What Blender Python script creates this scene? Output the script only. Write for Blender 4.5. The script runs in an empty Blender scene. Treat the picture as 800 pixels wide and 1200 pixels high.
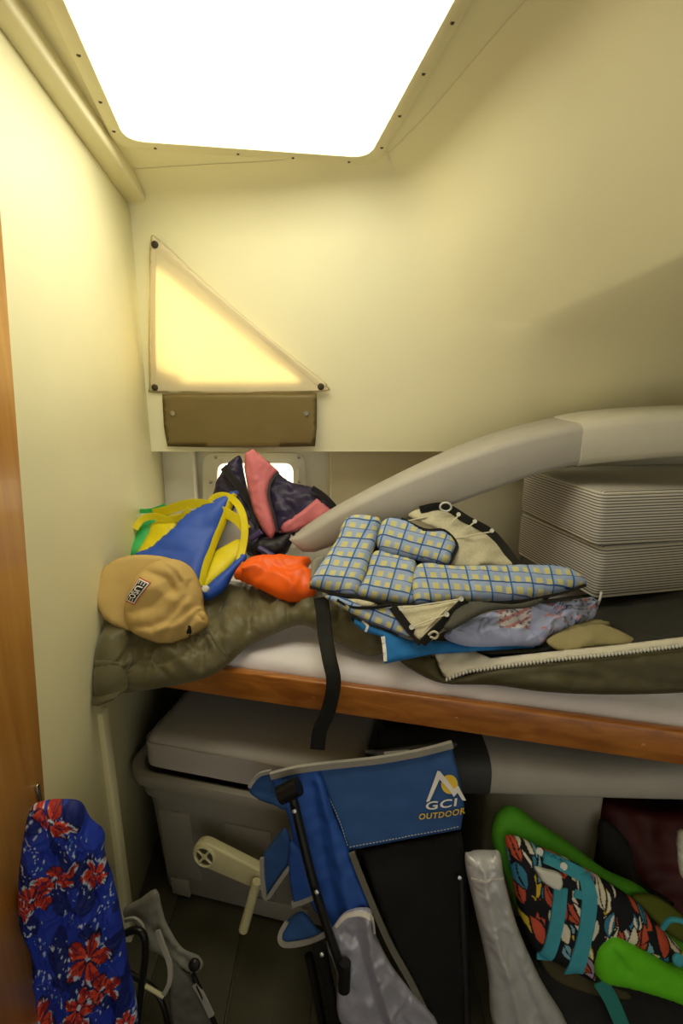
import bpy, bmesh, math, random
import numpy as np
from mathutils import Vector, Matrix, noise
from mathutils.geometry import delaunay_2d_cdt
random.seed(4)
scene = bpy.context.scene
COL = scene.collection

# ------------------------------------------------------------------ camera
FPX = 600.0; PITCH = math.radians(14.0); CAM = np.array((0.0, 0.0, 1.55))
cd = bpy.data.cameras.new('camera'); co = bpy.data.objects.new('camera', cd); COL.objects.link(co)
cd.sensor_fit = 'VERTICAL'; cd.sensor_height = 36.0; cd.lens = 36.0*FPX/1200.0; cd.clip_start = 0.02
co.location = CAM; co.rotation_euler = (math.pi/2 - PITCH, 0, 0); scene.camera = co
# ------------------------------------------------------------------ world, exposure
w = bpy.data.worlds.new('world'); scene.world = w; w.use_nodes = True
w.node_tree.nodes['Background'].inputs[0].default_value = (1.0, 0.97, 0.91, 1)
w.node_tree.nodes['Background'].inputs[1].default_value = 0.64
HATCH_EMIT = 4.8; PORT_EMIT = 2.6
scene.view_settings.view_transform = 'Standard'; scene.view_settings.look = 'None'
scene.view_settings.exposure = 0.12; scene.view_settings.gamma = 1.0
scene.view_settings.use_curve_mapping = False

# ------------------------------------------------------------------ pixel geometry helpers
cF = np.array((0, math.cos(PITCH), -math.sin(PITCH))); cU = np.array((0, math.sin(PITCH), math.cos(PITCH))); cR = np.array((1.0, 0, 0))
def ray(x, y): return cR*((x-400)/FPX) + cU*((600-y)/FPX) + cF
def PY(x, y, Y): d = ray(x, y); return CAM + d*(Y/d[1])
def PZ(x, y, z): d = ray(x, y); return CAM + d*((z-CAM[2])/d[2])
def PP(x, y, p0, n):
    d = ray(x, y); p0 = np.array(p0); n = np.array(n)
    return CAM + d*(np.dot(p0-CAM, n)/np.dot(d, n))
def zt(x, y, z): return (x, y, float(PZ(x, y, z)[1]))

# ------------------------------------------------------------------ tagging
def tag(o, label=None, cat=None, group=None, kind=None):
    if label: o['label'] = label
    if cat: o['category'] = cat
    if group: o['group'] = group
    if kind: o['kind'] = kind
    return o
def empty(name, loc, label, cat, group=None):
    o = bpy.data.objects.new(name, None); COL.objects.link(o); o.empty_display_size = .05
    o.location = Vector(loc); o['_b'] = 1; del o['_b']
    return tag(o, label, cat, group)
def link(name, me, mat, parent=None):
    o = bpy.data.objects.new(name, me); COL.objects.link(o)
    if mat is not None and len(me.materials) == 0: me.materials.append(mat)
    if parent is not None:
        o.parent = parent
        if parent.parent is None: o.matrix_parent_inverse = Matrix.Translation(-parent.location)
    return o
def smooth(me, angle=None):
    me.polygons.foreach_set('use_smooth', [True]*len(me.polygons))
    if angle: me.set_sharp_from_angle(angle=angle)
def mesh(name, vs, fs, mat, parent=None, sm=True, angle=math.radians(40)):
    me = bpy.data.meshes.new(name); me.from_pydata([tuple(map(float, v)) for v in vs], [], fs); me.update()
    bm = bmesh.new(); bm.from_mesh(me); bmesh.ops.recalc_face_normals(bm, faces=bm.faces); bm.to_mesh(me); bm.free()
    if sm: smooth(me, angle)
    return link(name, me, mat, parent)

# ------------------------------------------------------------------ materials
def lin(h):
    h = h.lstrip('#'); o = []
    for i in (0, 2, 4):
        c = int(h[i:i+2], 16)/255.0
        o.append(c/12.92 if c <= .04045 else ((c+.055)/1.055)**2.4)
    return (*o, 1.0)
MATS = {}
def mat(name, col, rough=.6, var=.08, vscale=12, bump=0, bscale=300, metal=0, sheen=0, spec=.4, trans=0, stretch=(1, 1, 1), col2=None):
    if name in MATS: return MATS[name]
    m = bpy.data.materials.new(name); m.use_nodes = True; nt = m.node_tree; N = nt.nodes; L = nt.links
    b = N['Principled BSDF']; c = lin(col)
    b.inputs['Roughness'].default_value = rough; b.inputs['Metallic'].default_value = metal
    b.inputs['Specular IOR Level'].default_value = spec
    if sheen: b.inputs['Sheen Weight'].default_value = sheen
    tc = N.new('ShaderNodeTexCoord'); mp = N.new('ShaderNodeMapping'); mp.inputs['Scale'].default_value = stretch
    L.new(tc.outputs['Object'], mp.inputs['Vector'])
    nz = N.new('ShaderNodeTexNoise'); nz.inputs['Scale'].default_value = vscale; nz.inputs['Detail'].default_value = 5
    L.new(mp.outputs[0], nz.inputs['Vector'])
    rp = N.new('ShaderNodeValToRGB'); L.new(nz.outputs['Fac'], rp.inputs['Fac'])
    c2 = lin(col2) if col2 else tuple(min(1, x*(1+var)) for x in c[:3]) + (1,)
    c1 = c if col2 else tuple(x*(1-var) for x in c[:3]) + (1,)
    rp.color_ramp.elements[0].position = .3; rp.color_ramp.elements[1].position = .7
    rp.color_ramp.elements[0].color = c1; rp.color_ramp.elements[1].color = c2
    L.new(rp.outputs['Color'], b.inputs['Base Color'])
    if bump:
        n2 = N.new('ShaderNodeTexNoise'); n2.inputs['Scale'].default_value = bscale; n2.inputs['Detail'].default_value = 3
        L.new(mp.outputs[0], n2.inputs['Vector'])
        bp = N.new('ShaderNodeBump'); bp.inputs['Strength'].default_value = bump; bp.inputs['Distance'].default_value = .002
        L.new(n2.outputs['Fac'], bp.inputs['Height']); L.new(bp.outputs[0], b.inputs['Normal'])
    if trans:
        out = N['Material Output']; tr = N.new('ShaderNodeBsdfTranslucent'); mx = N.new('ShaderNodeMixShader')
        L.new(rp.outputs['Color'], tr.inputs['Color']); mx.inputs[0].default_value = trans
        L.new(b.outputs[0], mx.inputs[1]); L.new(tr.outputs[0], mx.inputs[2]); L.new(mx.outputs[0], out.inputs['Surface'])
    MATS[name] = m; return m
def emit(name, col, s):
    m = bpy.data.materials.new(name); m.use_nodes = True; nt = m.node_tree
    b = nt.nodes['Principled BSDF']; b.inputs['Base Color'].default_value = lin(col)
    b.inputs['Emission Color'].default_value = lin(col); b.inputs['Emission Strength'].default_value = s
    return m
def paintmat(name, rough=.7, bump=.2):
    m = bpy.data.materials.new(name); m.use_nodes = True; nt = m.node_tree; N = nt.nodes
    b = N['Principled BSDF']; b.inputs['Roughness'].default_value = rough; b.inputs['Specular IOR Level'].default_value = .25
    a = N.new('ShaderNodeAttribute'); a.attribute_name = 'print'
    nt.links.new(a.outputs['Color'], b.inputs['Base Color'])
    n2 = N.new('ShaderNodeTexNoise'); n2.inputs['Scale'].default_value = 500
    bp = N.new('ShaderNodeBump'); bp.inputs['Strength'].default_value = bump; bp.inputs['Distance'].default_value = .001
    nt.links.new(n2.outputs['Fac'], bp.inputs['Height']); nt.links.new(bp.outputs[0], b.inputs['Normal'])
    return m
def plaidmat(name):
    m = bpy.data.materials.new(name); m.use_nodes = True; nt = m.node_tree; N = nt.nodes; L = nt.links
    b = N['Principled BSDF']; b.inputs['Roughness'].default_value = .75; b.inputs['Specular IOR Level'].default_value = .25
    uv = N.new('ShaderNodeUVMap'); uv.uv_map = 'UVMap'; sp = N.new('ShaderNodeSeparateXYZ'); L.new(uv.outputs[0], sp.inputs[0])
    def band(src, period, lo, hi, off=0.0):
        a = N.new('ShaderNodeMath'); a.operation = 'MULTIPLY_ADD'; a.inputs[1].default_value = 1/period; a.inputs[2].default_value = off
        L.new(src, a.inputs[0]); f = N.new('ShaderNodeMath'); f.operation = 'FRACT'; L.new(a.outputs[0], f.inputs[0])
        g = N.new('ShaderNodeMath'); g.operation = 'GREATER_THAN'; g.inputs[1].default_value = lo; L.new(f.outputs[0], g.inputs[0])
        h = N.new('ShaderNodeMath'); h.operation = 'LESS_THAN'; h.inputs[1].default_value = hi; L.new(f.outputs[0], h.inputs[0])
        k = N.new('ShaderNodeMath'); k.operation = 'MULTIPLY'; L.new(g.outputs[0], k.inputs[0]); L.new(h.outputs[0], k.inputs[1])
        return k.outputs[0]
    def mixc(fac, c1, c2):
        x = N.new('ShaderNodeMix'); x.data_type = 'RGBA'
        if isinstance(fac, float): x.inputs[0].default_value = fac
        else: L.new(fac, x.inputs[0])
        for i, c in ((6, c1), (7, c2)):
            if isinstance(c, tuple): x.inputs[i].default_value = c
            else: L.new(c, x.inputs[i])
        return x.outputs[2]
    u, v = sp.outputs[0], sp.outputs[1]; p = .052
    yu = band(u, p/2, .0, .58, .0); yv = band(v, p/2, .0, .58, .0)
    k = N.new('ShaderNodeMath'); k.operation = 'MULTIPLY'; L.new(yu, k.inputs[0]); L.new(yv, k.inputs[1])
    c = mixc(k.outputs[0], lin('#9dafd0'), lin('#cfc98c'))
    c = mixc(band(v, p, .27, .31, .0), c, lin('#5b6f9c'))
    c = mixc(band(u, p, .25, .33, .0), c, lin('#3c6cab')); c = mixc(band(v, p, .75, .82, .0), c, lin('#35598f'))
    L.new(c, b.inputs['Base Color']); return m
def stripemat(name):
    m = bpy.data.materials.new(name); m.use_nodes = True; nt = m.node_tree; N = nt.nodes; L = nt.links
    b = N['Principled BSDF']; b.inputs['Roughness'].default_value = .85; b.inputs['Specular IOR Level'].default_value = .2
    tc = N.new('ShaderNodeTexCoord'); sp = N.new('ShaderNodeSeparateXYZ'); L.new(tc.outputs['UV'], sp.inputs[0])
    a = N.new('ShaderNodeMath'); a.operation = 'MULTIPLY'; a.inputs[1].default_value = 1/.0080; L.new(sp.outputs[1], a.inputs[0])
    f = N.new('ShaderNodeMath'); f.operation = 'FRACT'; L.new(a.outputs[0], f.inputs[0])
    rp = N.new('ShaderNodeValToRGB'); e = rp.color_ramp.elements
    e[0].position = 0; e[0].color = lin('#6d6a66'); e[1].position = .34; e[1].color = lin('#6d6a66')
    x = e.new(.42); x.color = lin('#d6d1c6'); x = e.new(.94); x.color = lin('#d6d1c6'); x = e.new(1.0); x.color = lin('#6d6a66')
    L.new(f.outputs[0], rp.inputs[0]); L.new(rp.outputs[0], b.inputs['Base Color']); return m
def woodmat(name, c1, c2, axis, rough=.35):
    m = bpy.data.materials.new(name); m.use_nodes = True; nt = m.node_tree; N = nt.nodes; L = nt.links
    b = N['Principled BSDF']; b.inputs['Roughness'].default_value = rough
    tc = N.new('ShaderNodeTexCoord'); mp = N.new('ShaderNodeMapping'); sc = [28, 28, 28]; sc[axis] = 1.6
    mp.inputs['Scale'].default_value = sc; L.new(tc.outputs['Object'], mp.inputs[0])
    nz = N.new('ShaderNodeTexNoise'); nz.inputs['Scale'].default_value = 1.3; nz.inputs['Detail'].default_value = 6; nz.inputs['Distortion'].default_value = .8
    L.new(mp.outputs[0], nz.inputs['Vector']); rp = N.new('ShaderNodeValToRGB'); e = rp.color_ramp.elements
    e[0].position = .3; e[0].color = lin(c1); e[1].position = .68; e[1].color = lin(c2)
    L.new(nz.outputs['Fac'], rp.inputs[0]); L.new(rp.outputs[0], b.inputs['Base Color'])
    b.inputs['Coat Weight'].default_value = .3; b.inputs['Coat Roughness'].default_value = .2
    return m
CREAM = mat('cream_gelcoat', '#f1ebc4', .38, .02, 3, .03, 60)
LWALL = mat('cream_painted_wall', '#e7e1b8', .55, .03, 4, .03, 80)
CREAM2 = mat('cream_trim_paint', '#ece5bd', .5, .03, 6)
RECESS = mat('recess_white_paint', '#f3f0e2', .5, .04, 6)
TANP = mat('recess_tan_paint', '#dbd0ae', .6, .05, 6)
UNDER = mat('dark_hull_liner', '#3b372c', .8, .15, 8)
WOODF = woodmat('varnished_board', '#8c4f18', '#ba772e', 0)
WOODD = woodmat('door_veneer', '#ac7430', '#c28a40', 2, .4)
FLOORM = mat('floor_sole', '#4a4633', .6, .15, 10, .1, 80)
STEEL = mat('stainless', '#b9b7ae', .25, .05, 20, metal=1)
DARKSCREW = mat('dark_screw', '#3a3020', .5)
BLACKP = mat('black_plastic', '#121212', .35, .1)
BLACKF = mat('black_webbing', '#15140f', .8, .2, 40, .4, 500)
BLACKN = mat('black_mesh_fabric', '#0b0b0b', .85, .25, 300, .3, 800)
SHEET = mat('white_sheet', '#e6e0e2', .9, .03, 10, .2, 120)
OLIVE = mat('olive_nylon', '#605938', .5, .10, 18, .25, 60, sheen=.2)
OLIVED = mat('olive_canvas', '#4a452a', .6, .12, 18, .2, 60)
TANC = mat('tan_twill', '#c6a765', .85, .05, 20, .3, 700)
KHAKI = mat('khaki_twill', '#9c9268', .85, .06, 20, .3, 700)
GREYV = mat('grey_vinyl', '#b3aea4', .55, .04, 15, .15, 300)
GREYL = mat('light_grey_vinyl', '#d4cfbd', .55, .03, 15, .15, 300)
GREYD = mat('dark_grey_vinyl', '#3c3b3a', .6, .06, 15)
BLUE = mat('royal_blue_nylon', '#2450b4', .5, .08, 15, .15, 200)
YEL = mat('yellow_nylon', '#e2cf12', .5, .06, 15, .15, 300)
GRN = mat('green_nylon', '#34b05a', .5, .06, 15, .15, 300)
LGRY = mat('pale_lining', '#cfcac0', .7, .05, 15)
PURP = mat('purple_nylon', '#2a2140', .45, .25, 25, .3, 120)
PINK = mat('salmon_nylon', '#cf7277', .6, .06, 25, .2, 200)
BLKN = mat('black_nylon', '#15121a', .5, .2, 25, .2, 200)
ORNG = mat('orange_nylon', '#fa6410', .45, .06, 20, .25, 80)
TOWEL = mat('blue_towel', '#2a78bd', .95, .08, 60, .6, 400)
NET = mat('cream_netting', '#cdc6a8', .85, .10, 200, .5, 600)
CORD = mat('cream_cord', '#ddd6bb', .7, .05, 50)
BAGIN = mat('charcoal_lining', '#2b2a25', .8, .15, 20)
TOTE = mat('grey_tote_plastic', '#979184', .5, .04, 10, .05, 100)
PADG = mat('grey_foam_pad', '#b0aaa2', .55, .03, 10, .08, 200)
CRANK = mat('cream_plastic', '#cdc596', .4, .04, 20)
CHBLUE = mat('chair_blue_polyester', '#2c548e', .75, .05, 25, .3, 700)
CHBLU2 = mat('chair_royal_polyester', '#2452a6', .65, .06, 25, .3, 700)
PIPE = mat('grey_piping', '#9d9a90', .8, .05, 50)
SILV = mat('silver_coated_cloth', '#b5b4c4', .35, .05, 15, .1, 60, metal=.35)
SILV2 = mat('silver_sunshade_foil', '#c6c6c8', .38, .05, 18, .3, 40, metal=.25)
WHT = mat('white_print', '#e6e4de', .7)
YPR = mat('yellow_print', '#e2bf3c', .7)
LIME = mat('lime_neoprene', '#5fc012', .75, .05, 20, .3, 500)
LIMED = mat('shaded_lime_neoprene', '#4c9a1c', .75, .05, 20, .3, 500)  # vest back: green with its shadow tone painted into the colour
TEAL = mat('teal_webbing', '#3f9fb4', .75, .06, 60, .4, 600)
WHP = mat('white_plastic', '#dcdcd2', .4)
CHGRY = mat('chair_grey_polyester', '#7d7b70', .8, .06, 25, .3, 700)
REDB = mat('dark_red_nylon', '#4a1512', .6, .2, 20)
BOXW = mat('off_white_plastic', '#a8a294', .5, .04, 10)
FABW = mat('cream_vinyl_cover', '#f7eed0', .6, .02, 8, .05, 100, trans=.45)
OLVINYL = mat('olive_vinyl', '#76653a', .5, .05, 12, .12, 300)
PLAID = plaidmat('blue_yellow_plaid'); STRIPE = stripemat('ticking_stripe')

# ------------------------------------------------------------------ shape helpers
def catmull(pts, n=6, closed=True):
    p = np.array(pts, float); m = len(p); out = []
    rng = range(m) if closed else range(m-1)
    for i in rng:
        if closed: a, b, c, d = p[(i-1) % m], p[i], p[(i+1) % m], p[(i+2) % m]
        else: a, b, c, d = p[max(i-1, 0)], p[i], p[i+1], p[min(i+2, m-1)]
        for k in range(n):
            t = k/n
            out.append(.5*((2*b)+(c-a)*t+(2*a-5*b+4*c-d)*t*t+(3*b-a-3*c+d)*t**3))
    if not closed: out.append(p[-1])
    return np.array(out)
def segdist(X, Y, poly, closed):
    best = np.full(X.shape, 1e9); m = len(poly)
    for i in range(m if closed else m-1):
        a = poly[i]; b = poly[(i+1) % m]; dx, dy = b[0]-a[0], b[1]-a[1]; L2 = dx*dx+dy*dy+1e-9
        t = np.clip(((X-a[0])*dx+(Y-a[1])*dy)/L2, 0, 1)
        best = np.minimum(best, np.hypot(X-a[0]-t*dx, Y-a[1]-t*dy))
    return best
def inside(X, Y, poly):
    r = np.zeros(X.shape, bool); m = len(poly); j = m-1
    for i in range(m):
        xi, yi = poly[i][:2]; xj, yj = poly[j][:2]
        r ^= ((yi > Y) != (yj > Y)) & (X < (xj-xi)*(Y-yi)/(yj-yi+1e-12)+xi); j = i
    return r
class Surf: pass
def make_surf(ctrl, front=0, edge=None, roundm=.02, creases=(), nz=(0, 20), seed=0, fn=None, wr=None):
    """surface through control points (x, y, depth); heights grow away from the rim"""
    c = np.array(ctrl, float); t = np.array([p[2]/ray(p[0], p[1])[1] for p in c]); q = 1/t
    A = np.c_[c[:, 0]/1000, c[:, 1]/1000, np.ones(len(c))]; sol = np.linalg.lstsq(A, q, rcond=1e-3)[0]; res = q - A@sol
    mpp = float(np.mean(t))/FPX
    def base(X, Y):
        w = 1/(((X[:, None]-c[None, :, 0])**2+(Y[:, None]-c[None, :, 1])**2)+9.0)**1.4
        qq = sol[0]*X/1000+sol[1]*Y/1000+sol[2] + (w*res).sum(1)/w.sum(1)
        T = 1/qq
        D = cR[None]*((X-400)/FPX)[:, None]+cU[None]*((600-Y)/FPX)[:, None]+cF[None]
        return CAM[None]+D*T[:, None]
    def hgt(X, Y):
        if edge is not None:
            d = segdist(X, Y, edge, True)*mpp; k = np.clip(d/roundm, 0, 1); pr = np.sqrt(1-(1-k)**2)
        else: pr = np.ones(X.shape)
        h = front*pr
        for poly, amp, wd in creases: h = h + pr*amp*np.exp(-(segdist(X, Y, poly, False)/wd)**1.35)
        if nz[0]:
            h = h + pr*nz[0]*np.array([noise.noise((x/nz[1]+seed*7.3, y/nz[1], seed*1.7)) for x, y in zip(X, Y)])
        if wr:   # ridged folds: (height, size px, direction, stretch)
            am, scl, an_, st = wr; ca_, sa_ = math.cos(an_), math.sin(an_); rr_ = []
            for x, y in zip(X, Y):
                wx_ = 3*noise.noise((x/30, y/30, seed+5.0)); u_ = (x*ca_+y*sa_)/scl/st+wx_*.3; v_ = (-x*sa_+y*ca_)/scl+wx_
                r1_ = max(0, 1-3.2*abs(noise.noise((u_, v_, seed*2.3+.7)))); r2_ = max(0, 1-3.2*abs(noise.noise((u_*2.1+9, v_*2.1, seed*1.3+4.7))))
                rr_.append(r1_**1.5+.4*r2_**1.5-.5)
            h = h + pr*am*np.array(rr_)
        if fn is not None: h = h + pr*fn(X, Y)
        return h, pr
    def nrm(X, Y):
        e = 2.0; a = base(X+e, Y)-base(X-e, Y); b = base(X, Y-e)-base(X, Y+e); n = np.cross(a, b)
        return n/np.linalg.norm(n, axis=1)[:, None]
    s = Surf(); s.base = base; s.hgt = hgt; s.nrm = nrm; s.mpp = mpp
    def at(X, Y, off=0.0):
        X = np.asarray(X, float); Y = np.asarray(Y, float); n = nrm(X, Y)
        return base(X, Y)+n*(hgt(X, Y)[0]+off)[:, None]
    s.at = at; return s
def fill(edge, step, inner=True):
    e = np.array(edge)[:, :2]; pts = [tuple(p) for p in e]
    if inner:
        x0, y0 = e.min(0); x1, y1 = e.max(0)
        gx, gy = np.meshgrid(np.arange(x0, x1+step, step), np.arange(y0, y1+step, step*.87)); gx = gx.copy(); gx[1::2] += step/2
        gx = gx.ravel(); gy = gy.ravel(); k = inside(gx, gy, e); gx, gy = gx[k], gy[k]
        k = segdist(gx, gy, e, True) > step*.45; pts += list(zip(gx[k], gy[k]))
    m = len(e)
    v, ed, f, *_ = delaunay_2d_cdt([Vector((float(a), float(b))) for a, b in pts], [(i, (i+1) % m) for i in range(m)], [], 1, 1e-5)
    V = np.array([(p.x, p.y) for p in v])
    F = [tuple(t) for t in f]; out = []
    for t in F:
        a, b, c = V[t[0]], V[t[1]], V[t[2]]
        if (b[0]-a[0])*(c[1]-a[1])-(b[1]-a[1])*(c[0]-a[0]) < 0: t = (t[0], t[2], t[1])
        out.append(t)
    return V, out
def puff(name, outl, material, parent=None, front=.02, back=.01, roundm=.02, step=4, sm=True, extra=(), creases=(), nz=(0, 20), seed=0, fn=None, paint=None, uvdir=None, nsub=5, surf=None, off=0.0, wr=None, flat=False):
    """closed soft body: rim along the outline, front bulges out and back bulges in"""
    edge = catmull(outl, nsub) if sm else np.array(outl, float)
    if not sm and nsub > 1:
        e2 = []
        for i in range(len(edge)):
            a, b = edge[i], edge[(i+1) % len(edge)]; k = max(1, int(np.hypot(*(b-a)[:2])/(step*1.5)))
            e2 += [a+(b-a)*j/k for j in range(k)]
        edge = np.array(e2)
    own = surf is None
    s = make_surf(list(outl)+list(extra), front, edge[:, :2], roundm, creases, nz, seed, fn, wr) if own else surf
    V, F = fill(edge, step); X, Y = V[:, 0], V[:, 1]
    if own:
        B = s.base(X, Y); n = s.nrm(X, Y); h, pr = s.hgt(X, Y)
        fr = B+n*h[:, None]; bk = B-n*(back*pr)[:, None]
    else:   # lies on another body's surface
        d = segdist(X, Y, edge, True)*s.mpp; pr = np.sqrt(1-(1-np.clip(d/roundm, 0, 1))**2)
        n = s.nrm(X, Y); b0 = s.at(X, Y, off); fr = b0+n*(front*pr)[:, None]; bk = b0-n*(back*pr)[:, None]
    N = len(V)
    if flat:
        if own: h = s.hgt(X, Y)[0]-front*s.hgt(X, Y)[1] if nz[0] or len(creases) else 0; B = s.base(X, Y); n = s.nrm(X, Y); b0 = B+n*(np.asarray(h)+0*X)[:, None]
        fr = b0+n*front; bk = b0-n*back
    rim = (segdist(X, Y, edge, True) < 1e-3) & (not flat)
    idx = np.arange(N); bi = np.where(rim, idx, idx+N)
    vs = np.vstack([fr, bk]); fs = [(t[0], t[2], t[1]) for t in F] + [(bi[t[0]], bi[t[1]], bi[t[2]]) for t in F]
    if flat:
        cnt = {}
        for t in F:
            for a_, b_ in ((t[0], t[1]), (t[1], t[2]), (t[2], t[0])): cnt[(a_, b_)] = 1
        fs += [(a_, b_, b_+N, a_+N) for (a_, b_) in cnt if (b_, a_) not in cnt]
    me = bpy.data.meshes.new(name); me.from_pydata([tuple(map(float, v)) for v in vs], [], [tuple(map(int, f)) for f in fs])
    P2 = np.vstack([V, V])
    if paint is not None:
        at = me.color_attributes.new('print', 'FLOAT_COLOR', 'POINT')
        cols = np.ones((2*N, 4)); cc = paint(X, Y); cols[:N, :3] = cc; cols[N:, :3] = cc
        at.data.foreach_set('color', cols.ravel())
    if uvdir is not None:
        (ox, oy), (ux, uy), (vx, vy) = uvdir
        uvl = me.uv_layers.new(name='UVMap'); det = ux*vy-uy*vx
        a = ((P2[:, 0]-ox)*vy-(P2[:, 1]-oy)*vx)/det; b = ((P2[:, 1]-oy)*ux-(P2[:, 0]-ox)*uy)/det
        li = np.zeros(len(me.loops), int); me.loops.foreach_get('vertex_index', li)
        k = s.mpp; uvl.data.foreach_set('uv', np.c_[a[li]*k, b[li]*k].ravel())
    bm = bmesh.new(); bm.from_mesh(me)
    loose = [v for v in bm.verts if not v.link_faces]; bmesh.ops.delete(bm, geom=loose, context='VERTS')
    bm.to_mesh(me); bm.free(); me.update(); smooth(me, math.radians(50) if flat else None)
    o = link(name, me, material, parent); o_s = s; return o, o_s
def band(pts, w):
    """outline of a strip of width w (px) around a polyline of (x, y, depth) or (x, y)"""
    p = catmull(pts, 4, False); L, R = [], []
    for i in range(len(p)):
        d = p[min(i+1, len(p)-1)][:2]-p[max(i-1, 0)][:2]; d = d/(np.hypot(*d)+1e-9); nx, ny = -d[1], d[0]
        a = p[i].copy(); a[0] += nx*w/2; a[1] += ny*w/2; b = p[i].copy(); b[0] -= nx*w/2; b[1] -= ny*w/2
        L.append(a); R.append(b)
    return np.array(L+R[::-1])
def strap(name, pts, w, material, parent, thick=.003, surf=None, off=.002):
    return puff(name, band(pts, w), material, parent, thick, thick*.6, .004, max(2.5, w/3), sm=False, nsub=1, surf=surf, off=off, flat=True)[0]
def decal(name, outl, material, parent, surf, off=.002, step=4, sm=False):
    return puff(name, outl, material, parent, .0006, .0006, .002, step, sm=sm, surf=surf, off=off, flat=True)[0]
def tube(name, pts, r, material, parent=None, n=10, smoothp=True, closed=False):
    p = catmull(pts, 6, closed) if smoothp and len(pts) > 2 else np.array(pts, float)
    m = len(p); vs = []; fs = []; up = np.array((.13, .31, .94)); rr = r if callable(r) else (lambda t: r)
    for i in range(m):
        d = (p[(i+1) % m]-p[(i-1) % m]) if closed else (p[min(i+1, m-1)]-p[max(i-1, 0)]); d /= np.linalg.norm(d)+1e-12
        a = np.cross(d, up); a /= np.linalg.norm(a)+1e-12; b = np.cross(d, a); up = -np.cross(d, a) if False else up
        for k in range(n):
            th = 2*math.pi*k/n; vs.append(p[i]+(a*math.cos(th)+b*math.sin(th))*rr(i/max(1, m-1)))
    for i in range(m if closed else m-1):
        for k in range(n): fs.append((i*n+k, i*n+(k+1) % n, ((i+1) % m)*n+(k+1) % n, ((i+1) % m)*n+k))
    if not closed: fs += [tuple(range(n))[::-1], tuple(range((m-1)*n, m*n))]
    return mesh(name, vs, fs, material, parent)
def rbox(name, M, size, bev, material, parent=None, seg=3, stripes=False, cuts=0, wob=0):
    bm = bmesh.new(); bmesh.ops.create_cube(bm, size=1)
    for v in bm.verts: v.co = Vector((v.co.x*size[0], v.co.y*size[1], v.co.z*size[2]))
    if cuts: bmesh.ops.subdivide_edges(bm, edges=bm.edges[:], cuts=cuts, use_grid_fill=True)
    if bev:
        es = [e for e in bm.edges if len(e.link_faces) == 2 and e.calc_face_angle() > .5]
        bmesh.ops.bevel(bm, geom=es, offset=bev, segments=seg, profile=.5, affect='EDGES')
    if stripes:
        uvl = bm.loops.layers.uv.new('UVMap')
        for f in bm.faces:
            n = f.normal
            for l in f.loops:
                c = l.vert.co
                l[uvl].uv = (c.x, c.y+size[2]) if abs(n.z) > .72 else ((c.x if abs(n.y) > abs(n.x) else c.y), c.z+1)
    if wob:
        for v in bm.verts:
            q = v.co*6; v.co += v.normal*noise.noise(q)*wob if v.normal.length else Vector()
    for v in bm.verts: v.co = M @ v.co
    me = bpy.data.meshes.new(name); bmesh.ops.recalc_face_normals(bm, faces=bm.faces); bm.to_mesh(me); bm.free()
    smooth(me, math.radians(50)); return link(name, me, material, parent)
def frame_at(o, ex, ey=None, ez=(0, 0, 1)):
    ex = Vector(ex).normalized(); ez = Vector(ez)
    ey = ez.cross(ex).normalized(); ez = ex.cross(ey)
    return Matrix.Translation(Vector(o)) @ Matrix((ex, ey, ez)).transposed().to_4x4()
def prism(name, pts, ext, bev, material, parent=None, seg=3):
    bm = bmesh.new(); e = Vector(ext); a = [bm.verts.new(Vector(p)) for p in pts]; b = [bm.verts.new(Vector(p)+e) for p in pts]
    bm.faces.new(a); bm.faces.new(b[::-1]); m = len(a)
    for i in range(m): bm.faces.new((a[i], b[i], b[(i+1) % m], a[(i+1) % m]))
    bmesh.ops.recalc_face_normals(bm, faces=bm.faces)
    if bev:
        caps = [f for f in bm.faces if len(f.verts) == m][:2]; es = set()
        for f in caps: es |= set(f.edges)
        es |= {x for x in bm.edges if x.calc_face_angle(0) > .6}
        bmesh.ops.bevel(bm, geom=list(es), offset=bev, segments=seg, profile=.5, affect='EDGES')
    me = bpy.data.meshes.new(name); bm.to_mesh(me); bm.free(); smooth(me, math.radians(45)); return link(name, me, material, parent)
def disc(name, c, n, r, h, material, parent=None, seg=12, dome=True):
    n = Vector(n).normalized(); a = n.orthogonal().normalized(); b = n.cross(a); c = Vector(c); vs = []; fs = []
    prof = [(1, 0), (1, .5), (.75, .9), (.3, 1.0)] if dome else [(1, 0), (1, 1), (.6, 1), (.55, .7)]
    for rr, hh in prof:
        for k in range(seg):
            th = 2*math.pi*k/seg; vs.append(c+(a*math.cos(th)+b*math.sin(th))*r*rr+n*h*hh)
    for i in range(len(prof)-1):
        for k in range(seg): fs.append((i*seg+k, i*seg+(k+1) % seg, (i+1)*seg+(k+1) % seg, (i+1)*seg+k))
    fs += [tuple(range(seg))[::-1], tuple(range((len(prof)-1)*seg, len(prof)*seg))]
    return mesh(name, vs, fs, material, parent)
def ringmesh(name, outer, inner, dvec, material, parent=None):
    """frame between two closed 3-D loops with the same count, extruded by dvec"""
    m = len(outer); d = np.array(dvec); o = np.array(outer); i_ = np.array(inner)
    mid = o*.5+i_*.5
    vs = np.vstack([o, o+d*.7, mid+d, i_+d*.7, i_]); fs = []
    for r in range(4):
        for k in range(m): fs.append((r*m+k, r*m+(k+1) % m, (r+1)*m+(k+1) % m, (r+1)*m+k))
    return mesh(name, vs, fs, material, parent)
def rounded(corners, rad, n=6):
    """round the corners of a planar 3-D polygon"""
    out = []; m = len(corners); c = [np.array(p, float) for p in corners]
    for i in range(m):
        p = c[i]; a = c[i-1]-p; b = c[(i+1) % m]-p; a /= np.linalg.norm(a); b /= np.linalg.norm(b)
        for k in range(n+1):
            t = k/n; q0 = p+a*rad; q2 = p+b*rad; out.append((1-t)**2*q0+2*t*(1-t)*p+t*t*q2)
    return np.array(out)
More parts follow.
